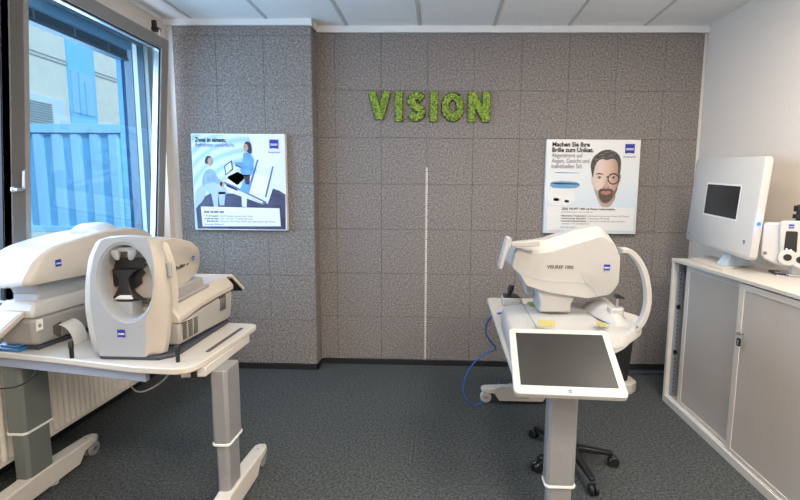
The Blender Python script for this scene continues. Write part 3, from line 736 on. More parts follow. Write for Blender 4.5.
hole = [(cen.x+rxh*math.cos(2*PI*k/N), cen.z+rzh*math.sin(2*PI*k/N)) for k in range(N)]
def ofs(o, k, dx=0, dz=0): return [(cen.x+(x-cen.x)*k+dx, cen.z+(z-cen.z)*k+dz) for x, z in o]
def ring3(o, y): return [L((x, y, z)) for x, z in o]
zlow = TZ+.018
def clampz(o): return [(x, max(z, zlow)) for x, z in o]
bm = B()
rings = [ring3(ofs(hole, .93), yF+.05), ring3(ofs(hole, .945), yF+.018), ring3(ofs(hole, .985), yF+.006), ring3(ofs(hole, 1.03), yF+.004), ring3(ofs(hole, 1.05), yF), ring3(clampz(gin), yF+.0005)]
loft(bm, rings, 0, cap=False)
obj('face_ring', bm, M['lgrey'], fd, smooth=28)
bm = B()
rings = [ring3(clampz(gin), yF+.0006), ring3(clampz(mid2), yF+.010), ring3(clampz(ofs(out2, .985)), yF+.030), ring3(clampz(out2), yF+.06), ring3(clampz(ofs(out2, .995, -.020)), yF+.10), ring3(clampz(ofs(out2, .97, -.042)), yF+.135), ring3(clampz(ofs(out2, .88, 0)), yF+.150), ring3(ofs(hole, .95), yF+.150), ring3(ofs(hole, .93), yF+.05)]
loft(bm, rings, 0, cap=False)
obj('ring_shell', bm, M['cream'], fd, smooth=50)
bm = B(); b0 = [(at(99, 357, Y=yF).x, yF+.006), (at(157, 357, Y=yF).x, yF+.006), (-1.075, yF+.06), (-1.09, -1.51), (-1.40, -1.51), (-1.455, yF+.07)]
prism(bm, [L((x, y, TZ)) for x, y in b0], (0, 0, .021)); obj('dark_base', bm, M['base_dark'], fd, bevel=.006)
# forehead rest, chin rest, eye shield, inner block
bm = B()
for xx in (114, 133):
    c_ = at(xx, 250, Y=yF+.03); secs = []
    for k in range(7):
        t_ = k/6; q = c_+V((.012 if xx < 120 else -.012)*t_, .0, -.045*t_); rr = .018*(1-.55*t_*t_)
        secs.append([L(q+V(rr*1.15*math.cos(a), rr*.8*math.sin(a), 0)) for a in [2*PI*j/12 for j in range(12)]])
    loft(bm, secs)
prism(bm, [L(at(a, b, Y=yF+.03)) for a, b in ((106, 247), (144, 247), (140, 252), (110, 252))], (0, .03, 0))
obj('forehead_rest', bm, M['lgrey'], fd, bevel=.003, smooth=60)
bm = B(); poly = [(102, 262), (108, 257.5), (142, 258), (146, 261), (143, 263), (147, 265), (142, 269), (145, 273), (141, 278), (142, 283), (139, 286), (136, 288), (131, 287), (112, 286), (106, 279), (102, 270)]
prism(bm, [L(at(a, b, Y=yF+.085)) for a, b in poly], (0, .006, 0)); obj('eye_shield', bm, M['black'], fd, smooth=20)
bm = B()
q0 = at(112, 298, Y=yF+.05); secs = []
for (xl_, xr_, y_) in ((111, 139, 299), (115, 132, 294), (118, 129, 287), (118, 128, 279), (113, 133, 272.5), (111, 138, 269.5)):
    a = at(xl_, y_, Y=yF+.055); b_ = at(xr_, y_, Y=yF+.055)
    secs.append([L(a), L(b_), L(b_+V(0, .035, 0)), L(a+V(0, .035, 0))])
loft(bm, secs); obj('chin_rest', bm, M['black'], fd, bevel=.004)
bm = B(); prism(bm, [L(at(a, b, Y=yF+.045)) for a, b in ((113, 299.5), (119, 295.5), (130, 295.5), (132, 299.5))], (0, .025, 0)); obj('chin_cup', bm, M['trim'], fd, bevel=.003)
bm = B(); a = at(111, 302, Y=yF+.05); b_ = at(130, 320, Y=yF+.05)
v8 = [L((x, y, z)) for z in (b_.z-.02, a.z) for x, y in ((a.x, a.y), (b_.x+.012, a.y), (b_.x+.012, a.y+.08), (a.x, a.y+.08))]
loft(bm, [v8[:4], v8[4:]]); obj('chin_block', bm, M['lgrey'], fd, bevel=.006)
bm = B(); prism(bm, [L(at(a, b, Y=yF+.02)+V(.006, .022, 0)) for a, b in ((162, 263), (166, 264), (167.5, 279), (163.5, 278))], (0, .012, 0)); obj('button_plate', bm, M['lgrey'], fd, bevel=.003)
# housing behind the ring
yb = -1.49
xs0, xs1 = -1.41, -1.092
def H(x, y, z): return L((x, y, z))
bm = B()
secs = []
for y, z1, w in ((yF+.13, 1.0, .018), (-1.75, 1.03, .0), (-1.55, 1.055, -.014), (yb, 1.062, -.014)):
    secs.append([H(xs0+w, y, .85), H(xs1-w*.6-.004, y, .85), H(xs1-w+.004, y, z1-.065), H(xs1-w-.004, y, z1-.05), H(xs0+w, y, z1-.05)])
loft(bm, secs); hs = obj('lower_housing', bm, M['grey'], fd, bevel=.008)
bm = B(); secs = []
for y, z1 in ((yF+.13, 1.01), (-1.80, 1.045), (-1.62, 1.062), (-1.485, 1.070)):
    w = (y+1.75)*.07
    secs.append([H(xs0-.004, y, z1-.055), H(xs1+.007+w, y, z1-.055), H(xs1+.007+w, y, z1-.028), H(xs1-.035+w, y, z1+.022), H(xs0+.03, y, z1+.022), H(xs0-.004, y, z1-.02)])
loft(bm, secs); obj('upper_deck', bm, M['cream'], fd, bevel=.006, seg=3)
bm = B()
for g, (ya, yb_, zc, n_) in enumerate(((-1.965, -1.83, .905, 3), (-1.63, -1.565, .958, 3))):
    bm = B()
    for c in range(n_):
        yy = ya+(yb_-ya)*(c+.5)/n_; wv = (yb_-ya)/n_*.36
        for k in range(9):
            zz = zc-.036+.0095*k
            xq = xs1+(yy+1.75)*.06+(.006 if g else .003)
            prism(bm, [H(xq-.008, yy-wv, zz), H(xq-.008, yy+wv, zz), H(xq-.008, yy+wv, zz+.0055), H(xq-.008, yy-wv, zz+.0055)], (.0095, 0, 0))
    obj('vent_grille', bm, M['vent'], hs)
# head with rounded rear
X0 = -1.165
side = [at(a, b, X=X0) for a, b in ((150, 240), (175, 237.5), (192, 241), (200, 248), (201, 262), (198, 273), (188, 282), (172, 297), (150, 302))]
sd = [(p.y, p.z) for p in rounded(side, .03, 3)]
cy_, cz_ = sum(p[0] for p in sd)/len(sd), sum(p[1] for p in sd)/len(sd)
bm = B(); secs = []
for x_, k, dz in ((X0, .95, 0), (X0-.006, .985, 0), (X0-.025, 1.0, .002), (X0-.12, 1.0, .006), (X0-.20, 1.0, .006), (X0-.225, .9, 0)):
    secs.append([L((x_, max(cy_+(y-cy_)*k, yF+.1), cz_+(z-cz_)*k+dz)) for y, z in sd])
loft(bm, secs); obj('head', bm, M['cream'], fd, smooth=50)
bm = B(); a = at(175, 300, X=X0); b_ = at(203, 287, X=X0)
nz = [H(-1.33, -1.95, 1.03), H(-1.16, -1.95, 1.03), H(-1.14, -1.66, 1.05), H(-1.34, -1.66, 1.05)]
loft(bm, [nz, [p+V(0, -.02, .075) for p in nz]]); obj('neck', bm, M['grey'], fd, bevel=.01)
bm = B(); nz = [H(-1.36, -1.96, 1.048), H(-1.125, -1.96, 1.048), H(-1.105, -1.665, 1.072), H(-1.36, -1.665, 1.072)]
loft(bm, [rounded(nz, .03), [p+V(0, 0, .012) for p in rounded(nz, .03)]]); obj('base_plinth', bm, M['grey'], fd, bevel=.004)
# operator flap at the rear
bm = B(); a0 = V(-1.40, -1.56, 1.075); a1 = V(-1.075, -1.56, 1.075); d = V(.0, .085, -.085)
a0 = V(-1.36, -1.487, 1.090); a1 = V(-1.075, -1.487, 1.090); d = V(.03, .09, -.10)
prism(bm, [L(a0), L(a1), L(a1+d), L(a0+d)], (0, .010, .012)); fl = obj('operator_screen', bm, M['cream'], fd, bevel=.003)
bm = B(); prism(bm, [L(a0+d*.15+V(0, -.004, -.006)), L(a1+d*.15+V(-.008, -.004, -.006)), L(a1+d*.97+V(-.008, -.004, -.006)), L(a0+d*.97+V(0, -.004, -.006))], (0, .004, .006)); obj('screen_back', bm, M['black'], fl)
logo(fd, L(at(121.5, 333.5, Y=yF)+V(0, -.0015, 0)), (1, 0, 0), (0, 0, 1), .036)
for s, pxy, sz in (('i.Profiler', (174, 271), .026), ('plus', (186, 265), .012)):
    q = at(*pxy, X=X0+.0015)
    text('printed_name', s, sz, M['ink'], fd, place_mx(L(q+V(.004, 0, 0)), (0, 1, .12), (0, 0, 1)), bold=.01, extrude=.0006)
logo(fd, L(at(193, 258, X=X0+.004)+V(.003, 0, 0)), (0, 1, 0), (0, 0, 1), .020)

# ---------------- rear instrument (seen from its side)
bd = thing('wavefront_refractor', 'rounded white instrument beside the window with a paper strip hanging from its grey side', 'eye instrument', (-1.87, -1.78, TZ), 0)
def LB(p): return Vector(p)-bd.location
XR = -1.73
# lower housing, side face along the line (35,353)->(95,325)
bA = V(-1.765, -2.03, 0); bB = V(-1.735, -1.56, 0); bC = V(-2.03, -1.53, 0); bD = V(-1.93, -2.03, 0)
def quad(z, k=0.0, pts=(bA, bB, bC, bD)):
    c = sum(pts, V(0, 0, 0))/4
    return [LB(V(c.x+(p.x-c.x)*(1+k), c.y+(p.y-c.y)*(1+k), z)) for p in pts]
bm = B(); loft(bm, [quad(TZ, -.10), quad(TZ+.022, -.08)]); obj('dark_base', bm, M['base_dark'], bd, bevel=.004)
bm = B(); loft(bm, [quad(TZ+.022, -.05), quad(TZ+.05, 0), quad(TZ+.16, .03)]); hs = obj('lower_housing', bm, M['grey'], bd, bevel=.02, seg=3)
bm = B(); loft(bm, [quad(TZ+.16, .035), quad(TZ+.20, .035), quad(TZ+.235, -.07)]); obj('upper_deck', bm, M['white'], bd, bevel=.012, seg=3)
bm = B(); loft(bm, [quad(TZ+.22, -.22), quad(TZ+.262, -.26), quad(TZ+.33, -.14)]); obj('neck', bm, M['lgrey'], bd, bevel=.008)
# head
hs_px = [(29, 286), (33, 272), (42, 258), (58, 246), (84, 237), (112, 230), (140, 228), (158, 240), (158, 264), (120, 270), (80, 277), (50, 283)]
sd0 = [at(a, b, X=XR) for a, b in hs_px]; sd = [(p.y, p.z) for p in cyc(sd0, 4)]
cy_, cz_ = sum(p[0] for p in sd)/len(sd), sum(p[1] for p in sd)/len(sd)
def hsec(x_, k, dy=0, dz=0): return [LB((x_, cy_+(y-cy_)*k+dy, cz_+(z-cz_)*k+dz)) for y, z in sd]
bm = B(); loft(bm, [hsec(XR, .93), hsec(XR-.008, .98), hsec(XR-.030, 1.0)]); obj('side_cover', bm, M['cream'], bd, smooth=50)
bm = B(); loft(bm, [hsec(XR-.0301, 1.0), hsec(XR-.06, .995, -.002, -.004), hsec(XR-.13, .985, -.005, -.012), hsec(XR-.20, .97, -.005, -.014), hsec(XR-.25, .97, 0, 0), hsec(XR-.265, .85, 0, 0)]); obj('head', bm, M['white2'], bd, smooth=50)
q = at(58, 263, X=XR+.001); logo(bd, LB(q+V(.002, 0, 0)), (0, 1, 0), (0, 0, 1), .034)
# far ring unit
bm = B(); ce = V(-1.865, -1.46, 1.13)
def oval(y, rx, rz, z=ce.z): return [LB((ce.x+rx*math.copysign(abs(math.cos(2*PI*k/32))**.8, math.cos(2*PI*k/32)), y, z+rz*math.copysign(abs(math.sin(2*PI*k/32))**.8, math.sin(2*PI*k/32)))) for k in range(32)]
loft(bm, [oval(-1.56, .15, .24), oval(-1.52, .17, .262), oval(-1.44, .17, .262), oval(-1.42, .15, .24)]); obj('patient_ring', bm, M['white2'], bd, smooth=50)
# operator flap towards the camera
f0, f1 = V(-1.79, -2.05, TZ+.20), V(-1.96, -2.03, TZ+.20)
d = V(-.05, -.115, -.105)
bm = B(); prism(bm, [LB(f0), LB(f1+V(-.1, 0, 0)), LB(f1+d+V(-.1, 0, 0)), LB(f0+d)], (0, .018, -.018)); fl = obj('operator_screen', bm, M['cream'], bd, bevel=.004)
bm = B(); u_ = V(0, -.0012, .0012)
prism(bm, [LB(f0+d*.1+u_+V(-.012, 0, 0)), LB(f1+d*.1+u_+V(-.09, 0, 0)), LB(f1+d*.9+u_+V(-.09, 0, 0)), LB(f0+d*.9+u_+V(-.012, 0, 0))], (0, -.0008, .0008)); obj('screen_glass', bm, M['white2'], fl)
# warning label, printer slot and strip
def on_side(a, b, off=.001):
    """point on the grey side face of the rear instrument"""
    nrm = V(bB.y-bA.y, -(bB.x-bA.x), 0).normalized(); dd = at(a, b, Z=1.0)-CP; t_ = (bA-CP).dot(nrm)/dd.dot(nrm)
    return CP+dd*t_+nrm*off
pq = [on_side(*p, .006) for p in ((34.5, 320), (41.5, 318.5), (42, 329), (35, 331.5))]
bm = B(); prism(bm, [LB(p) for p in pq], (.001, 0, 0)); wl = obj('warning_label', bm, M['paper'], bd)
c_ = sum(pq, V(0, 0, 0))/4
bm = B(); prism(bm, [LB(c_+V(.0012, .010*math.cos(a), -.004+.010*math.sin(a))) for a in [2*PI*k/7 for k in range(7)]], (.0008, 0, 0)); obj('label_print', bm, M['yellowsign'], wl)
s0 = on_side(60, 322, .004); s1 = on_side(72, 319, .004)
bm = B(); prism(bm, [LB(p) for p in (on_side(52, 326, .004), on_side(60, 321, .004), on_side(60, 338, .004), on_side(53, 334, .004))], (.002, 0, 0)); obj('printer_slot', bm, M['vent'], hs)
bm = B(); secs = []
for k in range(9):
    t_ = k/8; a = on_side(54+14*t_-0*t_, 326+0*t_, 0)
    ang = PI*.5*t_*1.15
    off = .012+.075*math.sin(ang); dz = -.10*(1-math.cos(ang))
    A_ = on_side(56, 325, off)+V(0, 0, dz); B_ = on_side(70, 318, off)+V(0, 0, dz)
    secs.append([LB(A_), LB(B_), LB(B_+V(.0012, 0, .001)), LB(A_+V(.0012, 0, .001))])
loft(bm, secs)
ps = obj('receipt_strip', bm, M['paperroll'], bd, smooth=60)
# blue holder under the flap
bm = B(); q = at(9, 351, Z=TZ)
prism(bm, [V(*p, 0) for p in rrect(.13, .07, .015)], (0, 0, .018)); prism(bm, [V(x*.8, y*.7, .018) for x, y in rrect(.13, .07, .015)], (0, 0, .012))
box(bm, .035, .045, -.01, .01, .03, .038, 1); box(bm, -.02, -.01, -.02, -.01, .03, .036, 1)
o = obj('blue_case', bm, [M['blueplastic_shade'], M['black']], bevel=.003); o.location = (-1.90, -2.005, TZ); o.rotation_euler = (0, 0, R(-8)); tag(o, 'glossy blue case lying on the table under the raised screen flap', 'case')
# cables under the left table
def cable(name, label, pts, r, m_, n=8):
    bm = B(); tube(bm, cyc([Vector(p) for p in pts], n, False), r, 8); o = obj(name, bm, m_, smooth=80); return tag(o, label, 'cable')
cable('power_cable', 'thin black cable looping beneath the left table edge', [at(38, 360, Y=-2.0)+V(0, 0, .02), at(38, 368, Y=-2.02), at(28, 381, Y=-2.05), at(10, 388, Y=-2.05), at(-20, 388, Y=-2.05)], .004, M['black'])
cable('white_cable', 'thin white cable hanging in a loop below the tray of the left table', [at(171, 372, Y=-1.95), at(160, 383, Y=-1.9), at(145, 391, Y=-1.85), at(136, 391, Y=-1.8), at(131, 386, Y=-1.75)], .004, M['cable_white'])
cable('white_cable', 'white cable curled on the floor around the foot by the radiator', [at(2, 465, Z=.03), at(4, 455, Z=.08), at(18, 450, Z=.06), at(30, 452, Z=.02), at(57, 478, Z=.005), at(50, 486, Z=.005), at(36, 489, Z=.005)], .005, M['cable_white'])

# ================================================================== RIGHT TABLE
rtb = thing('instrument_table', 'white lift table in the middle of the room carrying the instrument with a tablet screen', 'table', (.70, -1.5, 0))
O2 = rtb.location
c0, c1 = V(.475, -.76, TZ-.03), V(.447, -2.28, TZ-.03)
bm = B(); prism(bm, [p-O2 for p in rounded([c0, c1, V(.82, -2.28, TZ-.03), V(.95, -.76, TZ-.03)], .04)], (0, 0, .03)); obj('tabletop', bm, M['table'], rtb, bevel=.006, seg=3)
for (cx, cy, st) in ((.680, -2.10, 0), (.76, -.72, 1)):
    lift_column(rtb, cx-O2.x, cy-O2.y, .130, .080, .79, ('silver', 'silver_dark'), .285 if not st else .40)
    bm = B(); foot_beam(bm, .60, True); f_ = obj('foot', bm, M['foot'], rtb, bevel=.003); f_.location = (cx-.01-O2.x, cy-O2.y, 0)
    caster(f_, -.262, 0, .042, 'wheelw', 'Y'); caster(f_, .262, 0, .042, 'wheelw', 'Y')
bm = B(); a = at(515, 394, Y=-2.22); box(bm, a.x-O2.x, a.x+.055-O2.x, -2.26-O2.y, -2.2-O2.y, .745, .789); obj('cable_clip', bm, M['grey'], rtb, bevel=.008)

# instrument
rd = thing('auto_refractor', 'white eye-measuring instrument with curved headrest arm and tilted tablet screen', 'eye instrument', (.78, -1.8, TZ))
O3 = rd.location
def LR(p): return Vector(p)-O3
# base body, top view outline at several heights
def body(z, k=0): 
    pts = [V(.478, -1.50, z), V(.455+k*.3, -2.26, z), V(.80, -2.26, z), V(.87, -2.06, z), V(.895, -2.10, z), V(.966, -2.06, z), V(1.10, -1.90, z), V(1.19, -1.70, z), V(1.12, -1.58, z), V(1.04, -1.42, z), V(.86, -1.38, z)]
    return pts
def shrink(pts, k):
    c = sum(pts, V(0, 0, 0))/len(pts); return [V(c.x+(p.x-c.x)*(1-k), c.y+(p.y-c.y)*(1-k), p.z) for p in pts]
ZT2 = .955
bm = B()
def bsec(z, k): return [LR(p) for p in rounded(shrink(body(z), k), .05, 4)]
bsecs = [bsec(TZ+.001, .03), bsec(TZ+.02, .0), bsec(ZT2-.035, .0), bsec(ZT2-.012, .02), bsec(ZT2, .05)]
# front of the body slopes down under the tablet
for s in bsecs[2:]:
    for p in s:
        yy = p.y+O3.y
        if yy < -2.02: p.z -= (-2.02-yy)*.40
# right lobe is a thin shelf: raise its underside
for s in bsecs[:2]:
    for p in s:
        xx = p.x+O3.x
        if xx > .84: p.z = ZT2-.045-O3.z+(p.z+O3.z-TZ)*.2
loft(bm, bsecs); obj('base_body', bm, M['iwhite'], rd, smooth=40)
# seam
bm = B(); tube(bm, [LR(at(521, 300.5, Z=ZT2+.001)), LR(at(537, 328, Z=ZT2+.001))], .0018, 6); obj('seam_line', bm, M['inkgrey'], rd)
# raised hump around the neck, chin-rest shelf
bm = B()
hp = [(580, 306), (592, 302), (604, 300), (613, 306), (626, 318), (622, 325), (606, 320), (590, 312)]
base = [at(a, b, Z=ZT2) for a, b in hp]
topz = [.0, .03, .045, .03, .015, .0, .0, 0]
s0 = cyc([p+V(0, 0, -.01) for p in base], 4); cc = sum(base, V(0, 0, 0))/len(base)
s1 = cyc([V(cc.x+(p.x-cc.x)*.75, cc.y+(p.y-cc.y)*.75, p.z+.025) for p in base], 4); s2 = cyc([V(cc.x+(p.x-cc.x)*.4, cc.y+(p.y-cc.y)*.4, p.z+.05) for p in base], 4)
loft(bm, [[LR(p) for p in s] for s in (s0, s1, s2)]); obj('cover_hump', bm, M['iwhite'], rd, smooth=70)
# neck
bm = B(); n0 = at(539, 311, Z=ZT2); n1 = at(567, 311, Z=ZT2)
nk = [(n0.x, n0.y), (n1.x+.02, n0.y), (n1.x+.02, n0.y+.2), (n0.x, n0.y+.2)]
loft(bm, [[LR((x, y, ZT2-.01)) for x, y in nk], [LR((x+(.005 if x < .75 else 0), y, ZT2+.04)) for x, y in nk], [LR((x+(-.02 if x < .75 else .06), y, 1.11)) for x, y in nk]]); obj('neck', bm, M['iwhite'], rd, bevel=.015, seg=3)
# head : outlines in planes of constant y
near = [(511, 267), (516, 248), (528, 254), (550, 252.5), (580, 243), (603, 236), (615, 243), (621, 257), (619.5, 284), (611, 295), (588, 299), (548, 293), (526, 286), (519, 274)]
YN = n0.y-.03
nb = [at(a, b, Y=YN) for a, b in near]
midt = {0: (0, 0), 1: (0, .012), 2: (0, .052), 3: (0, .066), 4: (0, .068), 5: (0, .050), 6: (.0, .03), 7: (.0, .01), 8: (0, 0), 9: (0, 0), 10: (0, -.01), 11: (0, -.01), 12: (0, -.005), 13: (0, 0)}
def hplane(y, kx, km):
    pts = [V(p.x, y, p.z+midt[i][1]*km) for i, p in enumerate(nb)]
    c = sum(pts, V(0, 0, 0))/len(pts)
    pts = [V(c.x+(p.x-c.x)*kx, y, c.z+(p.z-c.z)*kx) for p in pts]
    return [LR(p) for p in rounded(pts, .015, 3)]
bm = B(); loft(bm, [hplane(YN, .975, 0), hplane(YN+.004, .992, 0), hplane(YN+.012, 1, 0), hplane(YN+.055, 1, .60), hplane(YN+.075, 1, .92), hplane(YN+.13, 1.0, 1.0), hplane(YN+.19, 1.0, .92), hplane(YN+.25, 1, 0), hplane(YN+.262, .97, 0)])
hd = obj('head', bm, M['iwhite'], rd, smooth=24)
bm = B()
for path in (((521, 274.5), (545, 281), (587, 284), (597, 295.5)), ((580, 271), (586, 283), (592, 291), (598, 297))):
    tube(bm, cyc([LR(at(a, b, Y=YN-.0005)) for a, b in path], 4, False), .0013, 6)
obj('panel_seam', bm, M['lgrey'], hd)
text('printed_name', 'VISUREF 1000', .025, M['ink'], hd, place_mx(LR(at(547, 268.5, Y=YN-.001)), (1, 0, .0), (0, 0, 1)), bold=.012, extrude=.0004, width=(at(573.5, 268, Y=YN).x-at(547, 268, Y=YN).x))
logo(hd, LR(at(607, 267.5, Y=YN-.0015)), (1, 0, 0), (0, 0, 1), .032)
# operator side paddle
bm = B()
prism(bm, [LR(at(a, b, Y=-1.75)) for a, b in ((507.5, 237), (511.5, 238), (512, 245), (508.5, 249), (502.5, 269), (499, 269), (504.5, 248))], (0, .09, 0))
pd_ = obj('monitor_paddle', bm, M['iwhite'], rd, bevel=.004)
bm = B(); prism(bm, [LR(at(a, b, Y=-1.72)) for a, b in ((511, 243), (540, 240), (540, 246), (526, 247), (512, 247))], (0, .07, 0)); obj('paddle_arm', bm, M['iwhite'], pd_, bevel=.004)
# support behind nose
bm = B(); prism(bm, [LR(at(a, b, Y=YN+.16)) for a, b in ((522, 276), (536, 280), (534, 298), (527, 295))], (0, .08, 0)); obj('inner_support', bm, M['iwhite'], rd, bevel=.01)
# headrest arc
arcp = [(621, 250.5), (628, 251), (636, 258), (642.5, 269), (646.5, 284), (647.5, 300), (644.5, 315), (638, 326), (626, 335)]
YA = -1.93
cl = cyc([at(a, b, Y=YA) for a, b in arcp], 5, False); secs = []
for i, p in enumerate(cl):
    t_ = (cl[min(i+1, len(cl)-1)]-cl[max(i-1, 0)]).normalized(); nn = V(t_.z, 0, -t_.x)*.0125
    secs.append([LR(p-nn+V(0, -.02, 0)), LR(p+nn+V(0, -.02, 0)), LR(p+nn+V(0, .02, 0)), LR(p-nn+V(0, .02, 0))])
bm = B(); loft(bm, secs); ar = obj('headrest_arm', bm, M['iwhite'], rd, bevel=.006, seg=3, smooth=50)
bm = B()
for a, b in ((637, 327), (629.5, 334)):
    q = LR(at(a, b, Y=YA-.021)); lathe(bm, [(0, 0), (.006, 0), (.006, -.003), (0, -.003)], q, 'Y', 12)
obj('bolt', bm, M['inkgrey'], ar)
bm = B(); prism(bm, [LR(at(a, b, Y=YA)) for a, b in ((619, 247), (628, 249), (627, 255), (621, 256))], (0, .03, 0)); obj('hinge', bm, M['grey'], ar, bevel=.003)
# shelf under the arm
bm = B(); sh = [(600, 330), (622, 333), (640, 328), (645, 320), (630, 312), (610, 308)]
# chin rest block
q = at(616, 318, Z=ZT2); 
bm = B(); c8 = [(-.040, -.03), (.02, -.03), (.038, 0), (.038, .03), (-.040, .03)]
loft(bm, [[LR((q.x+x, q.y+y, ZT2-.01)) for x, y in c8], [LR((q.x+x, q.y+y, ZT2+.055)) for x, y in c8]]); cb = obj('chin_rest', bm, M['iwhite'], rd, bevel=.007)
bm = B(); lathe(bm, [(.006, ZT2+.05), (.006, ZT2+.105)], LR((q.x+.002, q.y, 0)), 'Z', 10); obj('post', bm, M['steel'], cb)
bm = B(); zc = ZT2+.105; prism(bm, [LR((q.x+x, q.y-.02, zc+z)) for x, z in ((-.012, 0), (.012, .0), (.03, -.003), (.032, .004), (.012, .016), (0, .024), (-.008, .02))], (0, .04, 0)); obj('chin_cup', bm, M['black'], cb, bevel=.002)
# joystick pod
q = at(511, 299, Z=ZT2+.01)
bm = B(); pr = [V(q.x-.055, q.y-.02, 0), V(q.x+.065, q.y-.02, 0), V(q.x+.055, q.y+.11, 0), V(q.x-.045, q.y+.11, 0)]
loft(bm, [[LR((p.x, p.y, ZT2-.03)) for p in rounded(pr, .02)], [LR((p.x, p.y, ZT2+.018)) for p in rounded(pr, .02)]]); pod = obj('joystick_pod', bm, M['iwhite'], rd, bevel=.008)
bm = B(); loft(bm, [[LR((p.x, p.y, ZT2+.018)) for p in rounded(shrink(pr, .15), .02)], [LR((p.x, p.y, ZT2+.021)) for p in rounded(shrink(pr, .15), .02)]]); obj('control_panel', bm, M['black'], pod)
bm = B(); j = LR((q.x-.008, q.y+.03, ZT2+.02)); tube(bm, [j, j+V(.004, 0, .02), j+V(.010, 0, .045), j+V(.014, 0, .068)], [.010, .014, .019, .015], 14); obj('joystick', bm, M['black'], pod, smooth=60)
# yellow markers
for nme, pts_ in (('yellow_marker', ((527, 302), (541, 302), (541.5, 305.5), (529, 305.5))), ('yellow_marker', ((538, 320), (555, 321), (555, 327), (539, 327))), ('yellow_marker', ((595, 320.5), (600, 322), (609, 325), (605, 327), (597, 325)))):
    bm = B(); prism(bm, [LR(at(a, b, Z=ZT2+.002)) for a, b in pts_], (0, 0, .0015)); obj(nme, bm, M['tape'], rd)
# tablet screen
TL, TR_, BR, BL = V(.4449, -2.0242, .9754), V(.8802, -2.0546, .9801), V(.8596, -2.3758, .8157), V(.4243, -2.3454, .8110)
ex = ((TR_-TL).normalized()+(BR-BL).normalized()).normalized(); ctr = (TL+TR_+BL+BR)/4
ez = ((TL+TR_)-(BL+BR)).normalized(); ez = (ez-ex*ez.dot(ex)).normalized(); en = ex.cross(ez)
W_, H_ = ((TR_-TL).length+(BR-BL).length)/2, ((TL-BL).length+(TR_-BR).length)/2
def S(x, z, n_=0): return LR(ctr+ex*x+ez*z+en*n_)
bm = B(); prism(bm, [S(x, z, 0) for x, z in rrect(W_, H_, .022)], -en*.024); tb = obj('tablet_screen', bm, M['iwhite'], rd, bevel=.004, seg=3)
bm = B(); prism(bm, [S(x, z+.006, .0003) for x, z in rrect(W_*.865, H_*.80, .003)], en*.0008); obj('screen_glass', bm, M['screen_dusty'], tb)
bm = B(); prism(bm, [S(x, z, -.024) for x, z in rrect(W_*.4, H_*.4, .02)], -en*.05); obj('tablet_mount', bm, M['grey'], tb)
mx = place_mx(S(0, -H_/2+.018, .0006), ex, ez)
logo(tb, S(0, -H_/2+.019, .0006), ex, ez, .013)

cable('blue_cable', 'bright blue network cable looping down beside the middle instrument table', [at(501, 313, Y=-1.25), at(494, 315, Y=-1.15), at(487.5, 322, Y=-1.05), at(486, 333, Y=-.98), at(491, 342, Y=-.95), at(495, 349, Y=-.92), at(482, 356, Y=-.9), at(470, 368, Y=-.88), at(463.5, 384, Y=-.87), at(464.5, 396, Y=-.87), at(473, 405, Z=.01), at(482, 402, Z=.01), at(490, 392, Z=.05), at(500, 382, Z=.1)], .006, M['cable_blue'])
bm = B(); tube(bm, cyc([V(.55, -.80, .14), V(.58, -.83, .17), V(.63, -.80, .15), V(.66, -.76, .14)], 5, False), .006, 8); tag(obj('white_cable', bm, M['cable_white']), 'short white cable lying on the rear foot of the middle table', 'cable')

# stool
hub = V(.915, -1.49, 0)
st = thing('swivel_stool', 'black five-spoke swivel stool base on casters behind the silver table column', 'stool', hub)
bm = B(); lathe(bm, [(.03, .07), (.04, .075), (.04, .12), (.028, .13), (.026, .30), (.016, .301), (.016, .50)], (0, 0, 0), 'Z', 20); obj('gas_lift', bm, M['black'], st)
for wp in ((593, 495), (613, 466), (537, 472), (534, 438), None):
    g = (at(*wp, Z=0)-hub) if wp else V(.02, .27, 0)
    d = g.normalized(); rr = g.length; s_ = V(-d.y, d.x, 0)
    bm = B(); loft(bm, [[d*.03+s_*a*.022+V(0, 0, z) for a, z in ((-1, .075), (1, .075), (1, .115), (-1, .115))], [d*rr*.97+s_*a*.015+V(0, 0, z) for a, z in ((-1, .068), (1, .068), (1, .09), (-1, .09))]]); ar = obj('spoke', bm, M['black'], st, bevel=.005)
    bm = B()
    c_ = g
    for k in (-.014, .014):
        cc = c_+V(0, 0, .032)+s_*k; pr = []
        nrm = s_; secs = []
        for w_, r_ in ((-.010, .001), (-.010, .026), (-.005, .031), (.005, .031), (.010, .026), (.010, .001)):
            secs.append([cc+nrm*w_+r_*(math.cos(2*PI*q/18)*d+math.sin(2*PI*q/18)*V(0, 0, 1)) for q in range(18)])
        loft(bm, secs)
    obj('wheel', bm, M['black'], ar)
bm = B(); lathe(bm, [(.0, .50), (.17, .50), (.19, .515), (.195, .54), (.18, .565), (.0, .57)], (0, 0, 0), 'Z', 32); obj('seat', bm, M['blackm'], st)

# black pedestal with pale foot behind
pd = thing('lift_pedestal', 'black upright pedestal on a white foot behind the tablet screen', 'pedestal', (1.55, -.48, 0))
bm = B(); pf = rounded([V(-.22, -.05, 0), V(.11, -.06, 0), V(.175, 0, 0), V(.165, .12, 0), V(.04, .19, 0), V(-.22, .19, 0)], .02)
loft(bm, [pf, [p+V(0, 0, .085) for p in pf]]); obj('foot', bm, M['foot'], pd, bevel=.008)
bm = B(); loft(bm, [[V(-.16, 0, .085), V(.10, 0, .085), V(.10, .12, .085), V(-.16, .12, .085)], [V(-.16, 0, .62), V(.145, 0, .62), V(.145, .12, .62), V(-.16, .12, .62)]]); obj('column', bm, M['blackm'], pd, bevel=.006)

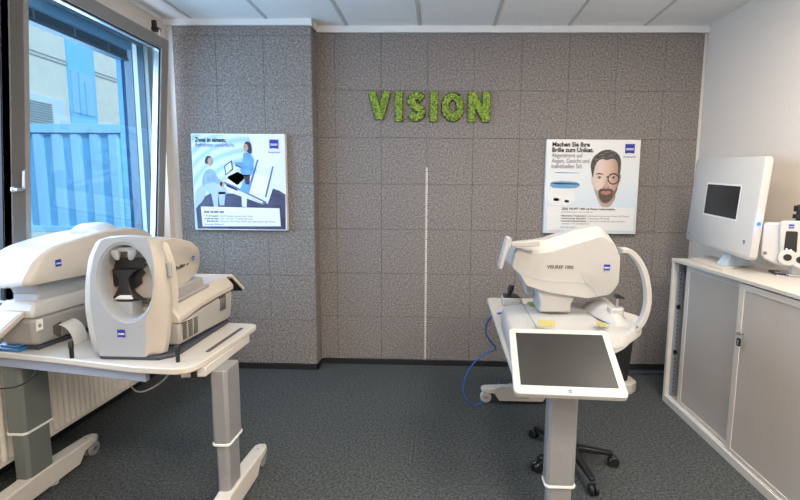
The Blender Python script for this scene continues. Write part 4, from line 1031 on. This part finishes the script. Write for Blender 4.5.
# ================================================================== CABINET
CXF, CT = 1.863, 1.11
cb = thing('sideboard_cabinet', 'long beige sideboard with perforated sliding doors along the right wall', 'cabinet', (2.1, -1.8, 0))
O4 = cb.location; Y0c, Y1c = -2.95-O4.y, -.622-O4.y; xf = CXF-O4.x; xb = RW-.004-O4.x
bm = B(); box(bm, xf, xb, Y1c-.028, Y1c, .0, CT-.022); obj('side_panel', bm, M['cab_edge'], cb, bevel=.002)
bm = B(); box(bm, xf, xb, Y0c, Y0c+.028, .0, CT-.022); obj('side_panel', bm, M['cab_edge'], cb, bevel=.002)
bm = B(); box(bm, xf-.002, xb, Y0c-.004, Y1c+.004, CT-.022, CT); obj('top_board', bm, M['cab_edge'], cb, bevel=.002)
bm = B(); box(bm, xf, xb, Y0c+.028, Y1c-.028, .0, .052); obj('plinth', bm, M['cab_edge'], cb, bevel=.002)
bm = B(); box(bm, xf+.006, xf+.009, Y0c+.028, Y1c-.028, .052, .060); box(bm, xf+.022, xf+.028, Y0c+.028, Y1c-.028, .052, .060); obj('door_track', bm, M['trim'], cb)
bm = B(); box(bm, xb-.02, xb-.004, Y0c+.028, Y1c-.028, .052, CT-.022); box(bm, xf+.07, xb-.02, -.1, -.08, .052, CT-.022); obj('back_panel', bm, M['cab'], cb)
bm = B(); box(bm, xf+.03, xf+.07, Y1c-.050, Y1c-.028, .06, CT-.03); rl = obj('support_rail', bm, M['railblue'], cb)
bm = B()
for z in [.09+.032*k for k in range(30)]: box(bm, xf+.045, xf+.053, Y1c-.0512, Y1c-.05, z, z+.014)
obj('rail_holes', bm, M['vent'], rl)
bm = B()
for z in (at(678, 307, X=1.9).z, at(674.5, 352, X=1.9).z): box(bm, xf+.03, xf+.055, Y1c-.062, Y1c-.05, z-.014, z+.014)
obj('shelf_clip', bm, M['black'], cb, bevel=.002)
def door(ya, yb_, x, lockside=None):
    bm = B(); z0, z1, f = .062, CT-.030, .045
    box(bm, x, x+.014, ya, ya+f, z0, z1); box(bm, x, x+.014, yb_-f, yb_, z0, z1); box(bm, x, x+.014, ya+f, yb_-f, z1-f*.8, z1); box(bm, x, x+.014, ya+f, yb_-f, z0, z0+f*.5)
    d_ = obj('sliding_door', bm, M['cab_edge'], cb, bevel=.0015)
    bm = B(); box(bm, x+.004, x+.010, ya+f, yb_-f, z0+f*.5, z1-f*.8); obj('perforated_sheet', bm, M['perf'], d_)
    return d_
d1 = door(-1.46-O4.y, -.775-O4.y, xf+.030); d2 = door(-2.88-O4.y, -1.395-O4.y, xf+.008)
q = at(742, 333, X=CXF+.008)-O4
bm = B(); lathe(bm, [(0, 0), (.011, 0), (.011, -.008), (.008, -.012), (0, -.012)], (q.x, q.y, q.z), 'X', 18)
box(bm, q.x-.035, q.x-.012, q.y-.002, q.y+.002, q.z-.010, q.z+.010)
lk = obj('lock', bm, M['steel'], d2, bevel=.001)
kf = thing('key_ring', 'small black key tag hanging from the key in the cabinet lock', 'key ring', at(741, 335, X=CXF-.02))
bm = B(); tube(bm, [V(0, .013*math.cos(a), -.008+.013*math.sin(a)) for a in [2*PI*k/16 for k in range(17)]], .0013, 6); obj('ring', bm, M['steel'], kf)
bm = B(); prism(bm, [V(-.003, x+.015, z-.047) for x, z in rrect(.030, .045, .006)], (.006, 0, 0)); fo = obj('tag', bm, M['black'], kf)
bm = B(); prism(bm, [V(-.0036, x+.015, z-.047) for x, z in rrect(.008, .028, .002)], (.0005, 0, 0)); obj('tag_mark', bm, M['lgrey'], fo)

# big square centring panel standing on the cabinet
vp = thing('centring_display', 'large white square panel with a small dark screen standing tilted on the cabinet', 'display panel', (2.16, -.70, CT))
O5 = vp.location
# corners: bottom-left(far), bottom-right(near)
BLc, BRc = V(2.0567, -.421, 1.2356), V(1.9981, -1.261, 1.1903)
TLc, TRc = V(2.0786, -.4561, 1.858), V(2.02, -1.2961, 1.8127)
e1 = ((BRc-BLc)+(TRc-TLc)).normalized(); e2 = ((TLc-BLc)+(TRc-BRc)); e2 = (e2-e1*e2.dot(e1)).normalized(); e3 = e1.cross(e2)
ctr5 = (BLc+BRc+TLc+TRc)/4; W5 = ((BRc-BLc).length+(TRc-TLc).length)/2; H5 = ((TLc-BLc).length+(TRc-BRc).length)/2
if e3.x > 0: e3 = -e3
def S5(x, z, n_=0): return ctr5+e1*x+e2*z+e3*n_-O5
bm = B(); loft(bm, [[S5(x, z, -.055) for x, z in rrect(W5*.97, H5*.97, .03)], [S5(x, z, -.045) for x, z in rrect(W5, H5, .03)], [S5(x, z, -.004) for x, z in rrect(W5, H5, .03)], [S5(x, z, 0) for x, z in rrect(W5-.008, H5-.008, .03)]]); pn = obj('panel', bm, M['white'], vp, smooth=50)
def inv5(a, b):
    dd = at(a, b, Z=1.3)-CP; t_ = (ctr5-CP).dot(e3)/dd.dot(e3); p = CP+dd*t_-ctr5; return p.dot(e1), p.dot(e2)
sc_px = [inv5(a, b) for a, b in ((708.5, 185), (741.5, 185.5), (736, 217.5), (703.5, 214.5))]
sx0 = (sc_px[0][0]+sc_px[3][0])/2; sx1 = (sc_px[1][0]+sc_px[2][0])/2; sz1 = (sc_px[0][1]+sc_px[1][1])/2; sz0 = (sc_px[2][1]+sc_px[3][1])/2
bm = B(); prism(bm, [S5(a, b, .0005) for a, b in ((sx0-.012, sz0-.012), (sx1+.012, sz0-.012), (sx1+.012, sz1+.012), (sx0-.012, sz1+.012))], e3*.0008); obj('screen_rim', bm, M['trim'], pn)
bm = B(); prism(bm, [S5(a, b, .0016) for a, b in ((sx0, sz0), (sx1, sz0), (sx1, sz1), (sx0, sz1))], e3*.0008); obj('screen_glass', bm, M['screen'], pn)
lx, lz = inv5(744, 242); logo(pn, S5(lx, lz, .001), e1 if (e1.cross(e2)).dot(e3) > 0 else -e1, e2, .020)
bm = B(); q = S5(*inv5(689, 233.5), .0); prism(bm, [q+e1*.006*math.cos(a)+e2*.006*math.sin(a) for a in [2*PI*k/12 for k in range(12)]], e3*.0015); obj('button', bm, M['inkgrey'], pn)
bm = B(); fp = [at(a, b, Z=CT+.004) for a, b in ((690, 259), (722, 270), (741, 267), (712, 256))]
prism(bm, [p-O5+V(0, 0, -.004) for p in fp], (0, 0, .010)); obj('foot_plate', bm, M['cab_edge'], vp, bevel=.002)
bm = B(); w0 = at(733, 265, Z=CT+.01)-O5; 
secs = [[w0+V(-.09, -.05, 0), w0+V(.10, -.05, 0), w0+V(.10, .04, 0), w0+V(-.09, .04, 0)], [w0+V(.0, -.03, .13), w0+V(.05, -.03, .13), w0+V(.05, .05, .13), w0+V(.0, .05, .13)], [w0+V(.02, -.01, .30), w0+V(.06, -.01, .30), w0+V(.06, .12, .30), w0+V(.02, .12, .30)]]
loft(bm, secs); obj('stand', bm, M['acrylic'], vp, bevel=.004)

# lensmeter-like device at the right edge
ld = thing('camera_unit', 'white rounded instrument with a black sensor window at the right edge of the cabinet', 'instrument', (2.15, -1.38, CT))
O6 = ld.location
def LD(p): return Vector(p)-O6
PC, PN = V(2.06, -1.27, 0), V(-.55, -.835, 0).normalized()
PT = V(-PN.y, PN.x, 0)                                              # along the face, away from the window
if PT.x < 0: PT = -PT
def ap(a, b, off=0):
    """point on the face of the unit"""
    dd = at(a, b, Z=1.0)-CP; t_ = (PC+PN*off-CP).dot(PN)/dd.dot(PN); return LD(CP+dd*t_)
bm = B(); pp = rounded([ap(*q) for q in ((763, 222), (800, 224), (812, 226), (812, 268), (796, 268), (775, 265), (760.5, 257))], .03, 5)
loft(bm, [pp, [p-PN*.07 for p in pp]]); obj('wing', bm, M['white'], ld, bevel=.012, seg=3)
bm = B(); pp = rounded([ap(*q, .03) for q in ((780, 221), (815, 221), (815, 266), (779.5, 263))], .02, 4)
loft(bm, [pp, [p-PN*.09 for p in pp]]); obj('centre_housing', bm, M['white'], ld, bevel=.008, seg=3)
bm = B(); pp = rounded([ap(*q, .0305) for q in ((786, 231), (798, 231.5), (796.5, 253), (783.5, 251.5))], .008, 4); prism(bm, pp, PN*.003); sw = obj('sensor_window', bm, M['black'], ld)
def disc(bm, c, r0_, r1_, d0, d1, n=24):
    loft(bm, [[c+PN*d+(PT*math.cos(2*PI*k/n)+V(0, 0, 1)*math.sin(2*PI*k/n))*r for k in range(n)] for r, d in ((r0_, d0), (r1_, d1))])
for a, b in ((786.5, 249), (791, 250)):
    bm = B(); disc(bm, ap(a, b, .0335), .005, .005, 0, .001, 12); obj('sensor_dot', bm, M['trim'], sw)
for a, b in ((787.5, 257.5), (800.5, 260)):
    bm = B(); disc(bm, ap(a, b, .03), .050, .046, -.05, .012); lb = obj('lens_barrel', bm, M['white'], ld, bevel=.004)
    bm = B(); disc(bm, ap(a, b, .042), .020, .020, 0, .002); obj('lens', bm, M['black'], lb)
logo(ld, ap(791.5, 226.5, .032), PT, (0, 0, 1), .024)
bm = B(); disc(bm, ap(765, 253), .011, .011, 0, .002, 14); obj('button', bm, M['inkgrey'], ld)
bm = B(); q = ap(798.5, 222, -.02); box(bm, q.x-.010, q.x+.010, q.y-.012, q.y+.012, q.z-.01, q.z+.10); box(bm, q.x-.024, q.x+.024, q.y-.02, q.y+.02, q.z+.02, q.z+.045); box(bm, q.x-.022, q.x+.022, q.y-.02, q.y+.02, q.z+.06, q.z+.095); obj('top_mount', bm, M['black'], ld, bevel=.003)
bm = B(); q = ap(797, 262)-PN*.07; box(bm, q.x-.05, q.x+.07, q.y-.03, q.y+.05, 0, .012); box(bm, q.x-.03, q.x+.03, q.y-.02, q.y+.02, .012, .12); obj('stand', bm, M['white2'], ld, bevel=.004)
# blue lamp on the panel edge
q = at(757, 224, X=2.0)
q = ctr5+e1*(W5/2+.004)+e2*inv5(757, 224)[1]+e3*(-.02)
bm = B(); bmesh.ops.create_icosphere(bm, subdivisions=2, radius=.011); o = obj('indicator_light', bm, M['led'], vp, label='glowing blue indicator'); o.location = q-O5
bl_ = bpy.data.lights.new('indicator_glow', 'POINT'); bl_.energy = .06; bl_.color = (.1, .3, 1); bl_.shadow_soft_size = .01
bo = bpy.data.objects.new('indicator_glow', bl_); COL.objects.link(bo); bo.location = q+V(-.02, -.025, 0)
# phone
ph = thing('telephone_handset', 'dark phone handset with silver rim lying on the cabinet top', 'phone', at(777, 274, Z=CT), R(70))
bm = B(); prism(bm, [V(x, y, .002) for x, y in rrect(.15, .055, .012)], (0, 0, .012)); hb = obj('body', bm, M['black'], ph, bevel=.004)
bm = B(); prism(bm, [V(x, y, .0142) for x, y in rrect(.05, .042, .004, cx=-.03)], (0, 0, .001)); obj('display', bm, M['lgrey'], hb)
bm = B()
for i in range(4):
    for j in range(3): box(bm, .012+.014*i, .021+.014*i, -.016+.013*j, -.008+.013*j, .0142, .016)
obj('keypad', bm, M['inkgrey'], hb)
bm = B(); prism(bm, [V(x, y, .0) for x, y in rrect(.154, .059, .013)], (0, 0, .006)); obj('rim', bm, M['steel'], ph, bevel=.002)

# ceiling lamps (behind the view)
for i, (x, y, pw) in enumerate(LAMPS):
    cl_ = thing('ceiling_lamp', 'square ceiling lamp %s, %s side' % (('nearest the felt wall', 'in the middle of the room', 'farthest from the felt wall')[i//2], ('window', 'cabinet')[i % 2]), 'ceiling lamp', (x, y, BT), group='square ceiling lamps')
    bm = B(); profile = [(-.31, -.31), (.31, -.31), (.31, .31), (-.31, .31)]
    box(bm, -.31, .31, -.31, .31, -.022, -.006); obj('frame', bm, M['trim'], cl_)
print('scene built')
